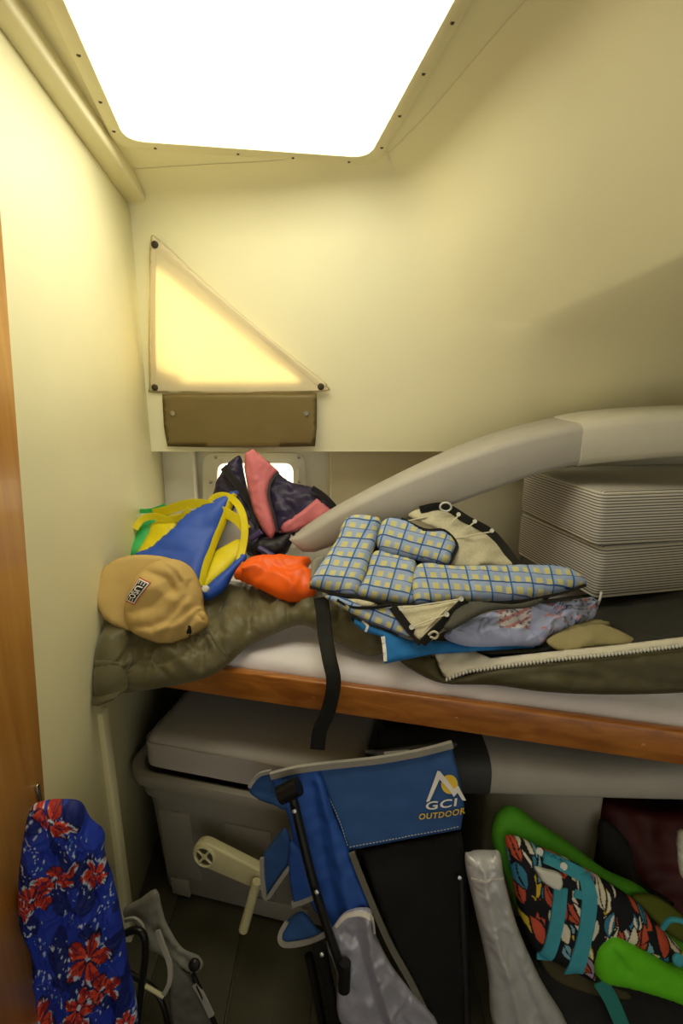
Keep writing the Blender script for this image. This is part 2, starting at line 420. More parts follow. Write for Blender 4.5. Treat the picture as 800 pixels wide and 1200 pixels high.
def letters(name, s, o, ux, vy, surf, material, parent, off=.003, bold=0.0, shear=0, sp=1.0):
    """lettering draped on a surface: o = px of baseline start, ux = px vector of full width, vy = px vector of cap height"""
    cu = bpy.data.curves.new(name, 'FONT'); cu.body = s; cu.size = 1; cu.offset = bold; cu.shear = shear; cu.space_character = sp; cu.resolution_u = 3
    ob = bpy.data.objects.new('tmp', cu); COL.objects.link(ob); dg = bpy.context.evaluated_depsgraph_get(); dg.update()
    me = bpy.data.meshes.new_from_object(ob.evaluated_get(dg)); bpy.data.objects.remove(ob)
    P = np.array([v.co[:2] for v in me.vertices]); mn = P.min(0); mx = P.max(0); q = (P-mn)/(mx-mn)
    X = o[0]+q[:, 0]*ux[0]+q[:, 1]*vy[0]; Y = o[1]+q[:, 0]*ux[1]+q[:, 1]*vy[1]
    W = surf.at(X, Y, off)
    fs = [tuple(p.vertices) for p in me.polygons]
    m2 = bpy.data.meshes.new(name); m2.from_pydata([tuple(map(float, v)) for v in W], [], fs); m2.update()
    return link(name, m2, material, parent)
def loft(name, rows, material, parent=None, thick=0, sub=1, kind=True, angle=math.radians(35)):
    R = len(rows); C = len(rows[0]); vs = [p for r in rows for p in r]
    fs = [(i*C+j, i*C+j+1, (i+1)*C+j+1, (i+1)*C+j) for i in range(R-1) for j in range(C-1)]
    o = mesh(name, vs, fs, material, parent, True, angle)
    if thick:
        md = o.modifiers.new('s', 'SOLIDIFY'); md.thickness = thick; md.offset = 0
    return o

# ================================================================== THE CABIN SHELL
def ceilz(Y): return 2.11-.107*(Y-1.75)
CN = np.array((0, .107, 1.0)); CN /= np.linalg.norm(CN); C0 = (0, 1.75, 2.11)
def lwx(Y, z): return -.541-.077*Y+.0117*z
def PC(x, y): return PP(x, y, C0, CN)
# floor, ceiling
floor = tag(mesh('floor', [(-1.2, -1.2, 0), (1.9, -1.2, 0), (1.9, 2.2, 0), (-1.2, 2.2, 0)], [(0, 1, 2, 3)], FLOORM), kind='structure')
for i in range(14):
    x = -1.15+i*.215
    rbox('sole_plank', Matrix.Translation((x+.1075, .5, .004)), (.209, 3.3, .008), .002, FLOORM, floor, 1)
ceil = tag(mesh('ceiling', [(-1.0, -1.2, ceilz(-1.2)), (1.9, -1.2, ceilz(-1.2)), (1.9, 2.1, ceilz(2.1)), (-1.0, 2.1, ceilz(2.1))], [(0, 1, 2, 3)], CREAM), kind='structure')
# left wall
ys = np.linspace(-1.2, 1.97, 8); zs = (0, .75, 1.4, 2.5)
tag(loft('wall_left', [[(lwx(y, z), y, z) for y in ys] for z in zs], LWALL, thick=.02), kind='structure')
# back wall sheet: runs level, then swings round to the overhanging cabin side
top_px = [(100, 226), (150, 224), (230, 219), (320, 214), (400, 207), (450, 203), (490, 190), (530, 150), (575, 98), (620, 45), (665, -5), (720, -70), (800, -165), (930, -320), (1150, -560)]
low_x = [100, 150, 230, 320, 400, 455, 510, 570, 625, 690, 750, 820, 920, 1050, 1250]
top = [PC(*p) for p in top_px]
bot = [PY(x, 525 if x < 560 else 525-(x-560)*.10, 1.75 if x < 560 else max(1.1, 1.75-(x-560)*.00040)) for x in low_x]
cove = [PC(p[0]-(0 if p[0] < 470 else 34), p[1]-(26 if p[0] < 470 else 12))-CN*.001 for p in top_px]
def mixrow(a, b, t): return [np.array(p)*(1-t)+np.array(q)*t for p, q in zip(a, b)]
def over(x): return min(max(0, x-628), 260)      # overhang of the cabin side grows to the right
ledge = [PY(x, 379-over(x)*.43, mixrow(top, bot, .52)[i][1]-over(x)*.0011) for i, x in enumerate(low_x)]
rows = [cove, mixrow(cove, mixrow(top, bot, .10), .5)]
rows[1] = [p*.5+q*.5 for p, q in zip(rows[1], top)]
rows += [mixrow(top, ledge, t) for t in (.18, .4, .6, .8, .96)] + [ledge]
rows.append([PY(x, 386, mixrow(top, bot, .54)[i][1]) for i, x in enumerate(low_x)])
rows += [[PY(x, 402, mixrow(top, bot, .60)[i][1]) for i, x in enumerate(low_x)], mixrow(top, bot, .8), bot]
def resample(r): return list(catmull(r, 4, False))
rows = [resample(r) for r in rows]
lip = [p+np.array((0, .0, -.012)) for p in rows[-1]]; lip2 = [np.array((p[0], 2.05, p[2]-.012)) for p in rows[-1]]
tag(loft('wall_back', rows+[lip, lip2], CREAM, angle=math.radians(42)), kind='structure')
# recess wall behind the berth and hull liner below
RY = 1.93
def slab(name, x0, x1, y0, y1, z0, z1, m, parent=None, bev=.004):
    return rbox(name, Matrix.Translation(((x0+x1)/2, (y0+y1)/2, (z0+z1)/2)), (x1-x0, y1-y0, z1-z0), bev, m, parent, 2)
wr = tag(slab('wall_recess', -.80, 1.9, RY, RY+.04, .80, 1.42, RECESS), kind='structure')
slab('pilaster', -.70, -.545, RY-.05, RY, .86, 1.37, RECESS, wr, .01)
slab('panel', -.045, .7, RY-.06, RY, .86, 1.40, TANP, wr, .01)
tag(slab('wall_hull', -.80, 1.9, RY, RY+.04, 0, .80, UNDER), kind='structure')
tag(slab('wall_right', 1.42, 1.46, -1.2, 2.0, 0, 2.4, CREAM), kind='structure')
# crown beam at the left
a = PP(0, 12, C0, CN); b = PP(152, 222, C0, CN); d = (b-a)/np.linalg.norm(b-a)
a2 = a-d*1.6; b2 = b+d*.06; mid = (a2+b2)/2
tag(rbox('trim_1', frame_at(mid+np.array((.018, 0, -.014)), d), (np.linalg.norm(b2-a2), .062, .05), .008, CREAM2), kind='structure')
# ------------------------------------------------------------------ overhead hatch
L0, L1, R0, R1 = PC(136, 168), PC(54, -4), PC(441, 190), PC(553, -6)
dl = (L1-L0)/np.linalg.norm(L1-L0); dr = (R1-R0)/np.linalg.norm(R1-R0)
near_l = L0+dl*.80; near_r = R0+dr*.80
hc = [L0, R0, near_r, near_l]; cen = sum(hc)/4
def inset(k): return [p+(cen-p)/np.linalg.norm(cen-p)*k for p in hc]
hatch = tag(bpy.data.objects.new('window_1', None), kind='structure'); COL.objects.link(hatch); hatch.location = cen
ringmesh('hatch_frame', rounded(hc, .055), rounded(inset(.046), .05), -CN*.014, CREAM2, hatch)
EM = emit('sky_lit_diffuser', '#fffbe6', HATCH_EMIT)
pp = rounded(inset(.012), .05)-CN*.004
mesh('diffuser_panel', list(pp), [tuple(range(len(pp)))], EM, hatch, False)
def along(p, q, t): return p+(q-p)*t
hi = inset(.022)
for (i, j, ts) in ((0, 1, (.13, .45, .67, .9)), (0, 3, (.08, .22, .40, .6, .8)), (1, 2, (.1, .27, .45, .62, .8))):
    for t in ts: disc('screw', along(hi[i], hi[j], t)-CN*.012, -CN, .0042, .003, DARKSCREW, hatch, 8)
# ------------------------------------------------------------------ door at the left
def PL(x, y, k=.02): # on a plane k inside the left wall
    n = np.array((1, .077, -.0117)); return PP(x, y, (-.541+k, 0, 0), n)
e0 = PL(0, 230); e1 = PL(52, 920); de = (e0-e1)/np.linalg.norm(e0-e1)
bt = e1+de*(0-.0-e1[2]+.03)/de[2]; tp = e1+de*(2.12-e1[2])/de[2]
door = tag(bpy.data.objects.new('door_1', None), kind='structure'); COL.objects.link(door); door.location = bt
wd = np.array((.077, -1, 0)); wd = wd/np.linalg.norm(wd)
prism('door_leaf', [bt, bt+wd*.9, tp+wd*.9, tp], (-.022, 0, 0), .003, WOODD, door, 2)
rbox('strike_plate', frame_at(PL(46, 932, .022), wd, ez=(0, 0, 1)), (.010, .004, .05), .001, STEEL, door, 1)
hk = PL(58, 950, .02)
tube('coat_hook', [hk, hk+np.array((.035, 0, -.01)), hk+np.array((.05, 0, .012))], .006, STEEL, door, 8)
# ------------------------------------------------------------------ triangular window and its cover
_A = np.array(top[1:5]+bot[1:5]); _c = np.linalg.lstsq(np.c_[_A[:, 0], _A[:, 2], np.ones(8)], _A[:, 1], rcond=None)[0]
WN = np.array((-_c[0], 1.0, -_c[1])); W0 = np.array((0, _c[2], 0))
def PW(x, y, k): return PP(x, y, W0-WN*k, WN)          # k metres off the back wall
def pw(x, y, k): return (x, y, float(PW(x, y, k)[1]))
WNn = -WN/np.linalg.norm(WN)
tri = tag(bpy.data.objects.new('window_2', None), kind='structure'); COL.objects.link(tri); WY = 1.748
tri.location = PW(180, 450, .002)
tw = rounded([PW(183, 312, .003), PW(356, 448, .003), PW(183, 448, .003)], .02)
mesh('window_pane', list(tw), [tuple(range(len(tw)))], emit('day_lit_pane', '#fff5d8', PORT_EMIT), tri, False)
tout = rounded([PW(179, 300, .002), PW(370, 453, .002), PW(179, 453, .002)], .025)
ringmesh('window_frame', tout, tw, WNn*.006, CREAM2, tri)
cov = empty('window_cover', PW(180, 458, .02), 'translucent cream triangular cloth cover snapped over the window', 'window cover')
cp = [pw(*p) for p in ((176, 282, .012), (187, 281, .012), (240, 330, .020), (310, 391, .022), (378, 446, .012), (383, 452, .012), (380, 459, .012), (300, 461, .014), (230, 461, .014), (178, 460, .012), (175, 450, .012), (174, 400, .018), (175, 340, .018))]
cpo, cs = puff('cloth', cp, FABW, cov, .003, .001, .006, 4, nsub=4)
strap('hem', [(182, 288), (240, 338), (310, 397), (374, 450)], 5, FABW, cpo, .001, cs, .0004)
strap('hem', [(181, 290), (180, 370), (181, 452)], 5, FABW, cpo, .001, cs, .0004)
strap('hem', [(184, 455), (280, 456), (374, 455)], 5, FABW, cpo, .001, cs, .0004)
for p in ((182, 287), (182, 454), (376, 453)):
    disc('snap', cs.at([p[0]], [p[1]])[0], WNn, .011, .006, DARKSCREW, cov, 12)
flap = empty('window_valance', PW(280, 520, .02), 'olive brown vinyl flap with two snaps under triangular window cover', 'flap')
fp = [pw(*p) for p in ((190, 462, .012), (371, 461, .012), (371, 500, .020), (369, 523, .022), (300, 525, .026), (230, 524, .026), (196, 523, .022), (192, 500, .020))]
fo, fs_ = puff('vinyl_sheet', fp, OLVINYL, flap, .004, .002, .006, 5, sm=False, creases=[([(204, 470), (206, 500)], -.003, 8)])
for p in ((203, 484), (359, 484)):
    disc('snap', fs_.at([p[0]], [p[1]])[0], WNn, .008, .005, STEEL, flap, 12, False)
# ------------------------------------------------------------------ portlight in the recess
port = tag(bpy.data.objects.new('window_3', None), kind='structure'); COL.objects.link(port); port.location = PY(298, 600, RY)
def prect(x0, y0, x1, y1, Y, r): return rounded([PY(x0, y0, Y), PY(x1, y0, Y), PY(x1, y1, Y), PY(x0, y1, Y)], r)
ringmesh('outer_frame', prect(239, 530, 358, 640, RY, .05), prect(256, 542, 344, 622, RY, .035), (0, -.03, 0), RECESS, port)
pn = prect(256, 542, 344, 622, RY-.004, .035)
mesh('window_pane', list(pn), [tuple(range(len(pn)))], emit('port_pane', '#fff2cf', 2.2), port, False)
for p in ((253, 536), (350, 536), (247, 565), (350, 565), (247, 600), (350, 600)):
    disc('screw', PY(p[0], p[1], RY-.028), (0, -1, 0), .006, .004, STEEL, port, 8)

# ================================================================== THE BERTH
BA = np.array((-.455, 1.22)); BB = np.array((.727, .936)); ex = (BB-BA)/np.linalg.norm(BB-BA); ey = np.array((-ex[1], ex[0]))
ex3 = np.array((*ex, 0)); ey3 = np.array((*ey, 0))
BL = BA-ex*.155; BR = BB+ex*.62
berth = empty('berth', (BA[0], BA[1], .75), 'built-in berth shelf with varnished wooden front board', 'berth')
zb0, zb1 = .755, .835
mid = (BL+BR)/2; ln = np.linalg.norm(BR-BL)
rbox('front_board', frame_at((mid[0]+ey[0]*.012, mid[1]+ey[1]*.012, (zb0+zb1)/2), ex3), (ln, .024, zb1-zb0), .006, WOODF, berth)
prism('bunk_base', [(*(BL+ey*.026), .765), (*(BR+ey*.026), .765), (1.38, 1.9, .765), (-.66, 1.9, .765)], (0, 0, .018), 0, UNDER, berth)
for t in (.33, .62, .95):
    q = BA+ex*(t*1.2)-ey*.0; disc('screw_plug', (q[0], q[1], .79), (-ey[0], -ey[1], 0), .006, .002, WOODF, berth, 10)
tag(slab('trim_2', -.622, -.596, 1.115, 1.15, .01, .752, CREAM2), kind='structure')
q = PY(140, 806, 1.16); disc('snap_stud', q, (-ey[0], -ey[1], 0), .006, .006, STEEL, berth, 10)
# mattress with white sheet, rounded front edge
def mattress():
    prof = [(.027, .80), (.026, .82), (.028, .845), (.04, .862), (.07, .868), (.3, .866), (.6, .864), (.78, .862), (.80, .80)]
    n = 60; rows = []
    for k in range(n+1):
        p = BL+ex*.06+ex*(ln-.06)*k/n; r = []
        for j, (o, z) in enumerate(prof):
            w = noise.noise((k*.35, j*.8, 2.0))*.004 + noise.noise((k*1.1, j*.5, 9.0))*.002 if 0 < j < 8 else 0
            q = p+ey*(o+(w*.6 if j < 4 else 0)); q = np.array((q[0], min(q[1], 1.9)))
            r.append((max(q[0], lwx(q[1], .85)+.02), q[1], z+w))
        rows.append(r)
    vs = [p for r in rows for p in r]; C = len(prof)
    fs = [(i*C+j, i*C+j+1, (i+1)*C+j+1, (i+1)*C+j) for i in range(n) for j in range(C-1)]
    fs += [(i*C+C-1, i*C, (i+1)*C, (i+1)*C+C-1) for i in range(n)]
    return mesh('mattress', vs, fs, SHEET, None, True, math.radians(70))
tag(mattress(), 'thin mattress under a white sheet on the berth', 'mattress')

exec_items = True
# ================================================================== THINGS ON THE BERTH
# olive puffy quilt
def qz(x, y, z): return zt(x, y, z)
ol = [(113, 820, 1.125), (111, 788, 1.13), (118, 752, 1.18), (128, 722, 1.27), (170, 700, 1.38), (238, 694, 1.42), (268, 684, 1.45), (296, 690, 1.44), (330, 696, 1.43), (378, 698, 1.42), (440, 702, 1.40), (470, 730, 1.30), (455, 762, 1.18),
      (428, 768, 1.165), (392, 752, 1.20), (356, 733, 1.25), (322, 743, 1.23), (288, 760, 1.20), (262, 783, 1.16), (236, 796, 1.135), (190, 806, 1.13), (146, 812, 1.14)]
cre = [([(140, 765), (190, 740), (236, 742), (262, 722)], -.020, 9), ([(236, 796), (248, 770), (240, 745)], -.016, 6), ([(262, 783), (270, 755), (258, 735), (262, 715)], -.014, 5),
       ([(285, 760), (300, 735), (292, 700)], -.014, 6), ([(322, 743), (316, 722), (338, 706)], -.014, 5), ([(356, 733), (345, 715), (362, 700)], -.012, 5),
       ([(120, 748), (140, 742), (160, 734)], -.012, 5), ([(110, 800), (150, 790), (200, 796)], -.006, 5), ([(250, 760), (275, 740), (310, 735)], .008, 6), ([(175, 776), (215, 770)], .006, 9), ([(392, 750), (400, 720), (420, 705)], -.014, 6)]
_q = random.Random(5)
for (x_, y_, a_) in [(150+i*13, 775-i*.6+_q.uniform(-12, 14), _q.uniform(-1.2, .4)) for i in range(9)]+[(262+i*13, 728-i*1.5+_q.uniform(-14, 14), _q.uniform(.6, 2.2)) for i in range(11)]:
    l_ = _q.uniform(7, 15); cre.append(([(x_-l_*math.cos(a_), y_-l_*math.sin(a_)), (x_, y_+_q.uniform(-2, 2)), (x_+l_*math.cos(a_), y_+l_*math.sin(a_))], -_q.uniform(.006, .012), _q.uniform(2.2, 4)))
q_, qs = puff('puffy_quilt', ol, OLIVE, None, .055, .012, .05, 2.4, creases=cre, nz=(.012, 22), seed=1, wr=(.007, 17, -.2, 2.0))
for v_ in q_.data.vertices:
    v_.co.x = max(v_.co.x, lwx(v_.co.y, v_.co.z)+.013)
tag(q_, 'crumpled olive green puffy quilt hanging over the berth edge', 'quilt')

# olive open duffel with cream zip
du = empty('duffel_bag', PZ(660, 800, .87), 'open olive duffel bag with cream zipper lying along berth edge', 'duffel bag')
dl_ = [(462, 766, 1.16), (505, 768, 1.13), (514, 782, 1.105), (526, 795, 1.08), (575, 783, 1.07), (650, 774, 1.045), (720, 767, 1.02), (810, 756, .985), (905, 744, .95), (905, 800, .915), (810, 811, .955), (720, 814, .985), (640, 811, 1.015), (580, 803, 1.05), (520, 801, 1.085), (485, 786, 1.12)]
d_, ds = puff('front_panel', dl_, OLIVED, du, .022, .01, .03, 4, creases=[([(560, 798), (640, 790), (700, 795)], -.008, 6), ([(600, 792), (660, 802)], .006, 6), ([(700, 780), (760, 800), (800, 800)], -.006, 6)], nz=(.004, 16), seed=2)
zp = [(523, 797, 1.075), (548, 788, 1.07), (580, 783, 1.062), (650, 774, 1.035), (720, 767, 1.01), (810, 756, .975), (905, 744, .94)]
up = [(508, 765, 1.125), (530, 762, 1.13), (556, 763, 1.128), (575, 771, 1.098), (650, 763, 1.058), (720, 756, 1.036), (810, 745, .998), (905, 732, .96)]
t_, ts = puff('zipper_tape', up+zp[::-1]+[(514, 782, 1.10)], GREYL, du, .004, .003, .006, 3, sm=False, nz=(.002, 10))
zc = catmull(zp, 10, False)
zc = zc[::1]; L = np.r_[0, np.cumsum(np.hypot(np.diff(zc[:, 0]), np.diff(zc[:, 1])))]; tm = bpy.data.meshes.new('tooth')
me0 = None
for k in range(int(L[-1]/4.2)):
    s_ = k*4.2; x = np.interp(s_, L, zc[:, 0]); y = np.interp(s_, L, zc[:, 1]); Yd = np.interp(s_, L, zc[:, 2])
    if x > 830: break
    p = PY(x, y-.5, Yd-.006)
    if me0 is None:
        o = rbox('zipper_tooth', Matrix.Identity(4), (.0042, .006, .007), .001, WHP, t_, 1); me0 = o.data
    else: o = link('zipper_tooth', me0, None, t_)
    o.location = Vector(p)
bi = [(508, 764, 1.135), (560, 764, 1.13), (600, 766, 1.10), (810, 748, 1.0), (905, 736, .965), (905, 690, 1.2), (800, 700, 1.3), (700, 712, 1.33), (600, 725, 1.30), (520, 740, 1.25)]
puff('lining', bi, BAGIN, du, .006, .012, .03, 6, extra=[(700, 740, 1.2), (620, 750, 1.18)], nz=(.004, 20))
# body under the cushions
dub = [(520, 760, 1.20), (560, 730, 1.28), (620, 706, 1.40), (760, 690, 1.45), (905, 690, 1.35), (905, 748, 1.02), (810, 764, 1.04), (700, 772, 1.09), (600, 778, 1.13)]
puff('bag_body', dub, BAGIN, du, .004, .012, .03, 7)

# striped cushions
def cushion(name, corner_px, cz, h, ang, wx, wy, label, z0):
    c = PZ(corner_px[0], corner_px[1], cz)   # front left lower corner
    a = math.radians(ang); e1 = np.array((math.cos(a), math.sin(a), 0)); e2 = np.array((-math.sin(a), math.cos(a), 0))
    ctr = c+e1*wx/2+e2*wy/2+np.array((0, 0, h/2))
    t = empty(name, (*ctr[:2], z0), label, 'cushion', 'striped foam cushions')
    M = frame_at(ctr, e1)
    rbox('ticking_cover', M, (wx, wy, h), .022, STRIPE, t, 4, True, 0)
    for zz in (-h/2+.008, h/2-.008):
        pts = [M @ Vector((sx*(wx/2-.006), sy*(wy/2-.006), zz)) for sx, sy in ((-1, -1), (1, -1), (1, 1), (-1, 1))]
        pts = rounded([np.array(p) for p in pts], .02); tube('piping', pts, .0035, GREYL, t, 6, False, True)
    return t, M, c, e1, e2
c1, M1, cc1, e1, e2 = cushion('striped_cushion', (697, 704), .962, .158, 12, .72, .42, 'lower ticking-striped foam cushion resting on the open duffel', .95)
c2, M2, cc2, f1, f2 = cushion('striped_cushion', (697, 641), 1.124, .152, 9, .70, .42, 'upper ticking-striped foam cushion stacked under the curved grey pad', 1.12)
zpz = cc1+np.array((.01, -.008, .03))
tube('zipper_pull', [zpz, zpz+np.array((-.006, -.008, -.02)), zpz+np.array((-.012, -.006, -.042))], .0035, WHP, c1, 8)

# long curved grey pad
pad = empty('curved_pad', PY(350, 655, 1.36), 'long curved grey foam pad arching from orange bag over striped cushions', 'foam pad')
tp_ = catmull([(338, 632), (352, 619), (395, 592), (455, 562), (530, 531), (610, 505), (690, 488), (760, 480), (850, 476), (960, 478)], 4, False)
bt_ = catmull([(356, 652), (372, 648), (420, 631), (480, 612), (540, 591), (590, 573), (640, 556), (690, 545), (760, 538), (850, 532), (960, 530)], 4, False)
def padY(x): return 1.45-.00012*(x-340)-.0000004*(x-340)**2*.4
def padmesh(name, xa, xb, grow, material, off=0):
    xs = np.linspace(xa, xb, max(4, int((xb-xa)/14))); sec = []
    def interp(c, x): return np.interp(x, c[:, 0], c[:, 1])
    for i, x in enumerate(xs):
        yt, yb = (interp(tp_, x), interp(bt_, x))
        if x < 356: yb = 632+ (x-338)*1.11
        Y0 = padY(x); dep = .05+.15*min(1, max(0, (x-390)/170))-.12*min(1, max(0, (x-740)/160)); g = grow
        A = PY(x, yt, Y0+dep); B = PY(x, yb, Y0); F_ = PY(x, yt+min(9, (yb-yt)*.25), Y0)
        zb, zf, zk = B[2], F_[2], A[2]; r = min(.018, abs(zf-zb)*.4); x0 = F_[0]; ring = []
        for (yy, zz) in ((r, zb-g), (dep, zb-g), (dep+r+g, zb+r), (dep+r+g, zk-r), (dep, zk+g), (r*1.4, zf+g+(zk-zf)*.3), (r*.4, zf-r*.25+g), (-g, zf-r), (-g, zb+r), (r*.3-g, zb+r*.3)):
            ring.append(np.array((x0, Y0+yy, zz)))
        sec.append(ring)
    C = len(sec[0]); vs = [p for r in sec for p in r]; n = len(sec)
    fs = [(i*C+k, i*C+(k+1) % C, (i+1)*C+(k+1) % C, (i+1)*C+k) for i in range(n-1) for k in range(C)] + [tuple(range(C)), tuple(range((n-1)*C, n*C))]
    return mesh(name, vs, fs, material, pad, True, math.radians(60))
padmesh("vinyl_cover", 339, 880, 0, GREYV)
padmesh("pale_end_sleeve", 684, 882, .004, GREYL)

# ------------------------------------------------------------------ tan cap with woven patch
cap = empty('baseball_cap', PZ(180, 745, .95), 'tan baseball cap with USO patch lying on olive quilt', 'cap')
br = [(110, 698, 1.205), (114, 678, 1.23), (124, 663, 1.25), (142, 653, 1.265), (165, 650, 1.275), (195, 653, 1.28), (205, 662, 1.27), (185, 690, 1.235), (165, 735, 1.19), (152, 740, 1.18), (128, 730, 1.18), (116, 716, 1.19)]
puff('brim', br, TANC, cap, .010, .004, .012, 4, creases=[([(122, 705), (135, 680), (165, 662)], .006, 18)])
cr = [(149, 702, 1.225), (160, 675, 1.25), (180, 659, 1.27), (203, 655, 1.28), (222, 663, 1.28), (233, 680, 1.27), (238, 698, 1.255), (239, 712, 1.24), (245, 727, 1.22), (241, 736, 1.21), (222, 747, 1.195), (200, 755, 1.18), (178, 752, 1.18), (153, 739, 1.19), (147, 718, 1.21)]
cc = [([(158, 676), (175, 670), (200, 680), (206, 695)], -.012, 5), ([(160, 718), (185, 712), (205, 690)], -.010, 6), ([(152, 737), (185, 735), (200, 728), (222, 700), (224, 685)], -.012, 4),
      ([(168, 690), (190, 690), (205, 705)], .010, 10), ([(196, 750), (205, 735), (232, 712)], -.012, 3.5), ([(210, 749), (222, 735), (238, 722)], -.012, 3), ([(198, 660), (215, 672), (224, 690), (220, 712)], .009, 4), ([(190, 658), (205, 668), (214, 684)], -.006, 3),
      ([(160, 744), (185, 744), (215, 733)], .010, 5)]
_, caps = puff('crown', cr, TANC, cap, .062, .006, .05, 2.5, creases=cc, nz=(.002, 16), seed=3, wr=(.0012, 14, -.7, 2))
PCAP = [(169, 678), (184, 684), (166, 710), (151, 705)]
def quad(c, k):
    m = np.mean(np.array(c, float), 0); return [tuple(m+(np.array(p)-m)*k) for p in c]
def inq(c, du, dv):
    c = np.array(c, float); out = []
    for (a, b) in ((du, dv), (1-du, dv), (1-du, 1-dv), (du, 1-dv)):
        out.append(tuple((1-a)*(1-b)*c[0]+a*(1-b)*c[1]+a*b*c[2]+(1-a)*b*c[3]))
    return out
capsurf = caps
REDT = mat('red_thread', '#b5402c', .8); BLKT = mat('black_thread', '#1b1a20', .8)
pt_ = decal('patch', PCAP, REDT, cap, capsurf, .0015, 2.5)
decal('patch_edge', inq(PCAP, .06, .04), WHT, pt_, capsurf, .003, 2.5)
decal('patch_field', inq(PCAP, .14, .085), BLKT, pt_, capsurf, .0045, 2.5)
o_ = np.array(PCAP[0], float); uu = np.array(PCAP[3], float)-o_; vv = np.array(PCAP[1], float)-o_   # reads from top to bottom, letters point right
letters('lettering', 'USO', o_+uu*.24+vv*.22, uu*.52, vv*.56, capsurf, WHT, pt_, .0062, .02)
for u_ in (.12, .175, .80, .855):
    for v_ in (.26, .48, .70):
        q = o_+uu*u_+vv*v_; k = .9; decal('stitched_star', [(q[0]-k, q[1]), (q[0], q[1]-k), (q[0]+k, q[1]), (q[0], q[1]+k)], WHT, pt_, capsurf, .0065, 4)
decal('dark_stitching', [(221, 742), (224, 734), (227, 735), (227, 741), (223, 746)], BLKT, cap, capsurf, .002, 3)
disc('strap_buckle', caps.at([240], [724], .002)[0], (0, -1, .6), .010, .006, TANC, cap, 10)

# ------------------------------------------------------------------ blue and yellow life vest
vest = empty('life_vest', PZ(220, 690, .95), 'blue, yellow and green life vest piled behind the tan cap', 'life vest')
gp = [(194, 591, 1.60), (176, 602, 1.58), (163, 613, 1.56), (153, 628, 1.53), (144, 652, 1.48), (160, 655, 1.46), (182, 640, 1.52), (200, 612, 1.60)]
puff('green_side_panel', gp, GRN, vest, .02, .03, .03, 4, nz=(.003, 12))
yl = [(181, 611, 1.56), (170, 630, 1.52), (159, 652, 1.45), (180, 650, 1.44), (202, 624, 1.50), (216, 607, 1.54), (208, 602, 1.57)]
puff('yellow_lining', yl, YEL, vest, .010, .02, .02, 4, nz=(.003, 12))
bp_ = [(158, 653, 1.40), (180, 640, 1.42), (198, 624, 1.45), (220, 603, 1.50), (246, 589, 1.535), (276, 575, 1.56), (279, 583, 1.55), (268, 608, 1.50), (255, 638, 1.44), (243, 672, 1.36), (236, 700, 1.31), (200, 700, 1.31), (172, 680, 1.34)]
bf_, vs_ = puff('blue_front_panel', bp_, BLUE, vest, .035, .03, .04, 4, nz=(.004, 18), creases=[([(205, 622), (235, 628), (262, 618)], -.004, 4), ([(180, 648), (225, 655), (250, 646)], -.003, 4)])
strap('yellow_edging', [(276, 582), (265, 608), (253, 637), (242, 668), (238, 690)], 5, YEL, bf_, .004, vs_, .001)
yr = [(282, 632, 1.47), (262, 640, 1.45), (248, 650, 1.43), (241, 672, 1.37), (236, 694, 1.32), (252, 682, 1.345), (268, 668, 1.38), (283, 650, 1.42)]
puff('yellow_back_panel', yr, YEL, vest, .014, .02, .02, 3.5, nz=(.003, 12))
br2 = [(236, 694, 1.31), (250, 679, 1.34), (268, 664, 1.37), (284, 647, 1.41), (289, 656, 1.41), (276, 670, 1.37), (264, 690, 1.33), (248, 702, 1.31), (238, 702, 1.30)]
puff('blue_back_panel', br2, BLUE, vest, .02, .02, .02, 3.5)
puff('pale_lining', [(266, 596, 1.56), (288, 606, 1.55), (290, 640, 1.52), (272, 646, 1.50), (250, 644, 1.50)], LGRY, vest, .006, .01, .01, 4)
strap('yellow_strap', [(158, 620, 1.50), (166, 609, 1.52), (180, 605, 1.53), (198, 609, 1.53), (213, 606, 1.52), (222, 597, 1.52)], 8, YEL, vest)
strap('yellow_strap', [(180, 602, 1.56), (196, 598, 1.55), (218, 591, 1.53), (240, 591, 1.51), (262, 600, 1.49), (278, 609, 1.47), (289, 621, 1.45)], 11, YEL, vest)
strap('yellow_strap', [(246, 590, 1.52), (252, 583, 1.52), (264, 581, 1.52), (276, 588, 1.50), (284, 602, 1.47), (287, 622, 1.44), (284, 645, 1.41), (279, 664, 1.375)], 8, YEL, vest)
strap('green_strap', [(164, 599, 1.57), (178, 598, 1.57), (194, 592, 1.58)], 5, GRN, vest)
disc('cord_stopper', PY(241, 690, 1.27), (0, -1, .4), .010, .012, WHP, vest, 10)

# ------------------------------------------------------------------ purple and salmon backpack
bag = empty('backpack', PZ(320, 660, .98), 'dark purple and salmon pink backpack slumped under the portlight', 'backpack')
b1 = [(251, 585, 1.70), (256, 560, 1.71), (268, 543, 1.71), (281, 534, 1.70), (286, 555, 1.68), (292, 578, 1.65), (305, 600, 1.62), (322, 630, 1.58), (330, 655, 1.55), (312, 657, 1.53), (290, 650, 1.53), (288, 628, 1.56), (276, 596, 1.62)]
puff('purple_side', b1, PURP, bag, .03, .03, .03, 3.5, nz=(.006, 14), seed=4, wr=(.012, 13, .9, 2), creases=[([(262, 555), (275, 575), (292, 600)], -.012, 4), ([(300, 610), (305, 640)], -.01, 4)])
b2 = [(312, 540, 1.66), (322, 550, 1.66), (340, 565, 1.66), (366, 571, 1.66), (380, 583, 1.64), (395, 601, 1.62), (385, 610, 1.60), (360, 618, 1.58), (330, 632, 1.55), (318, 625, 1.57), (308, 590, 1.62), (306, 560, 1.66)]
_, bs = puff('purple_body', b2, PURP, bag, .05, .04, .05, 3.5, nz=(.006, 16), seed=5, wr=(.012, 15, .3, 2), creases=[([(318, 560), (335, 585), (365, 580)], -.010, 5), ([(325, 600), (345, 590)], .012, 6)])
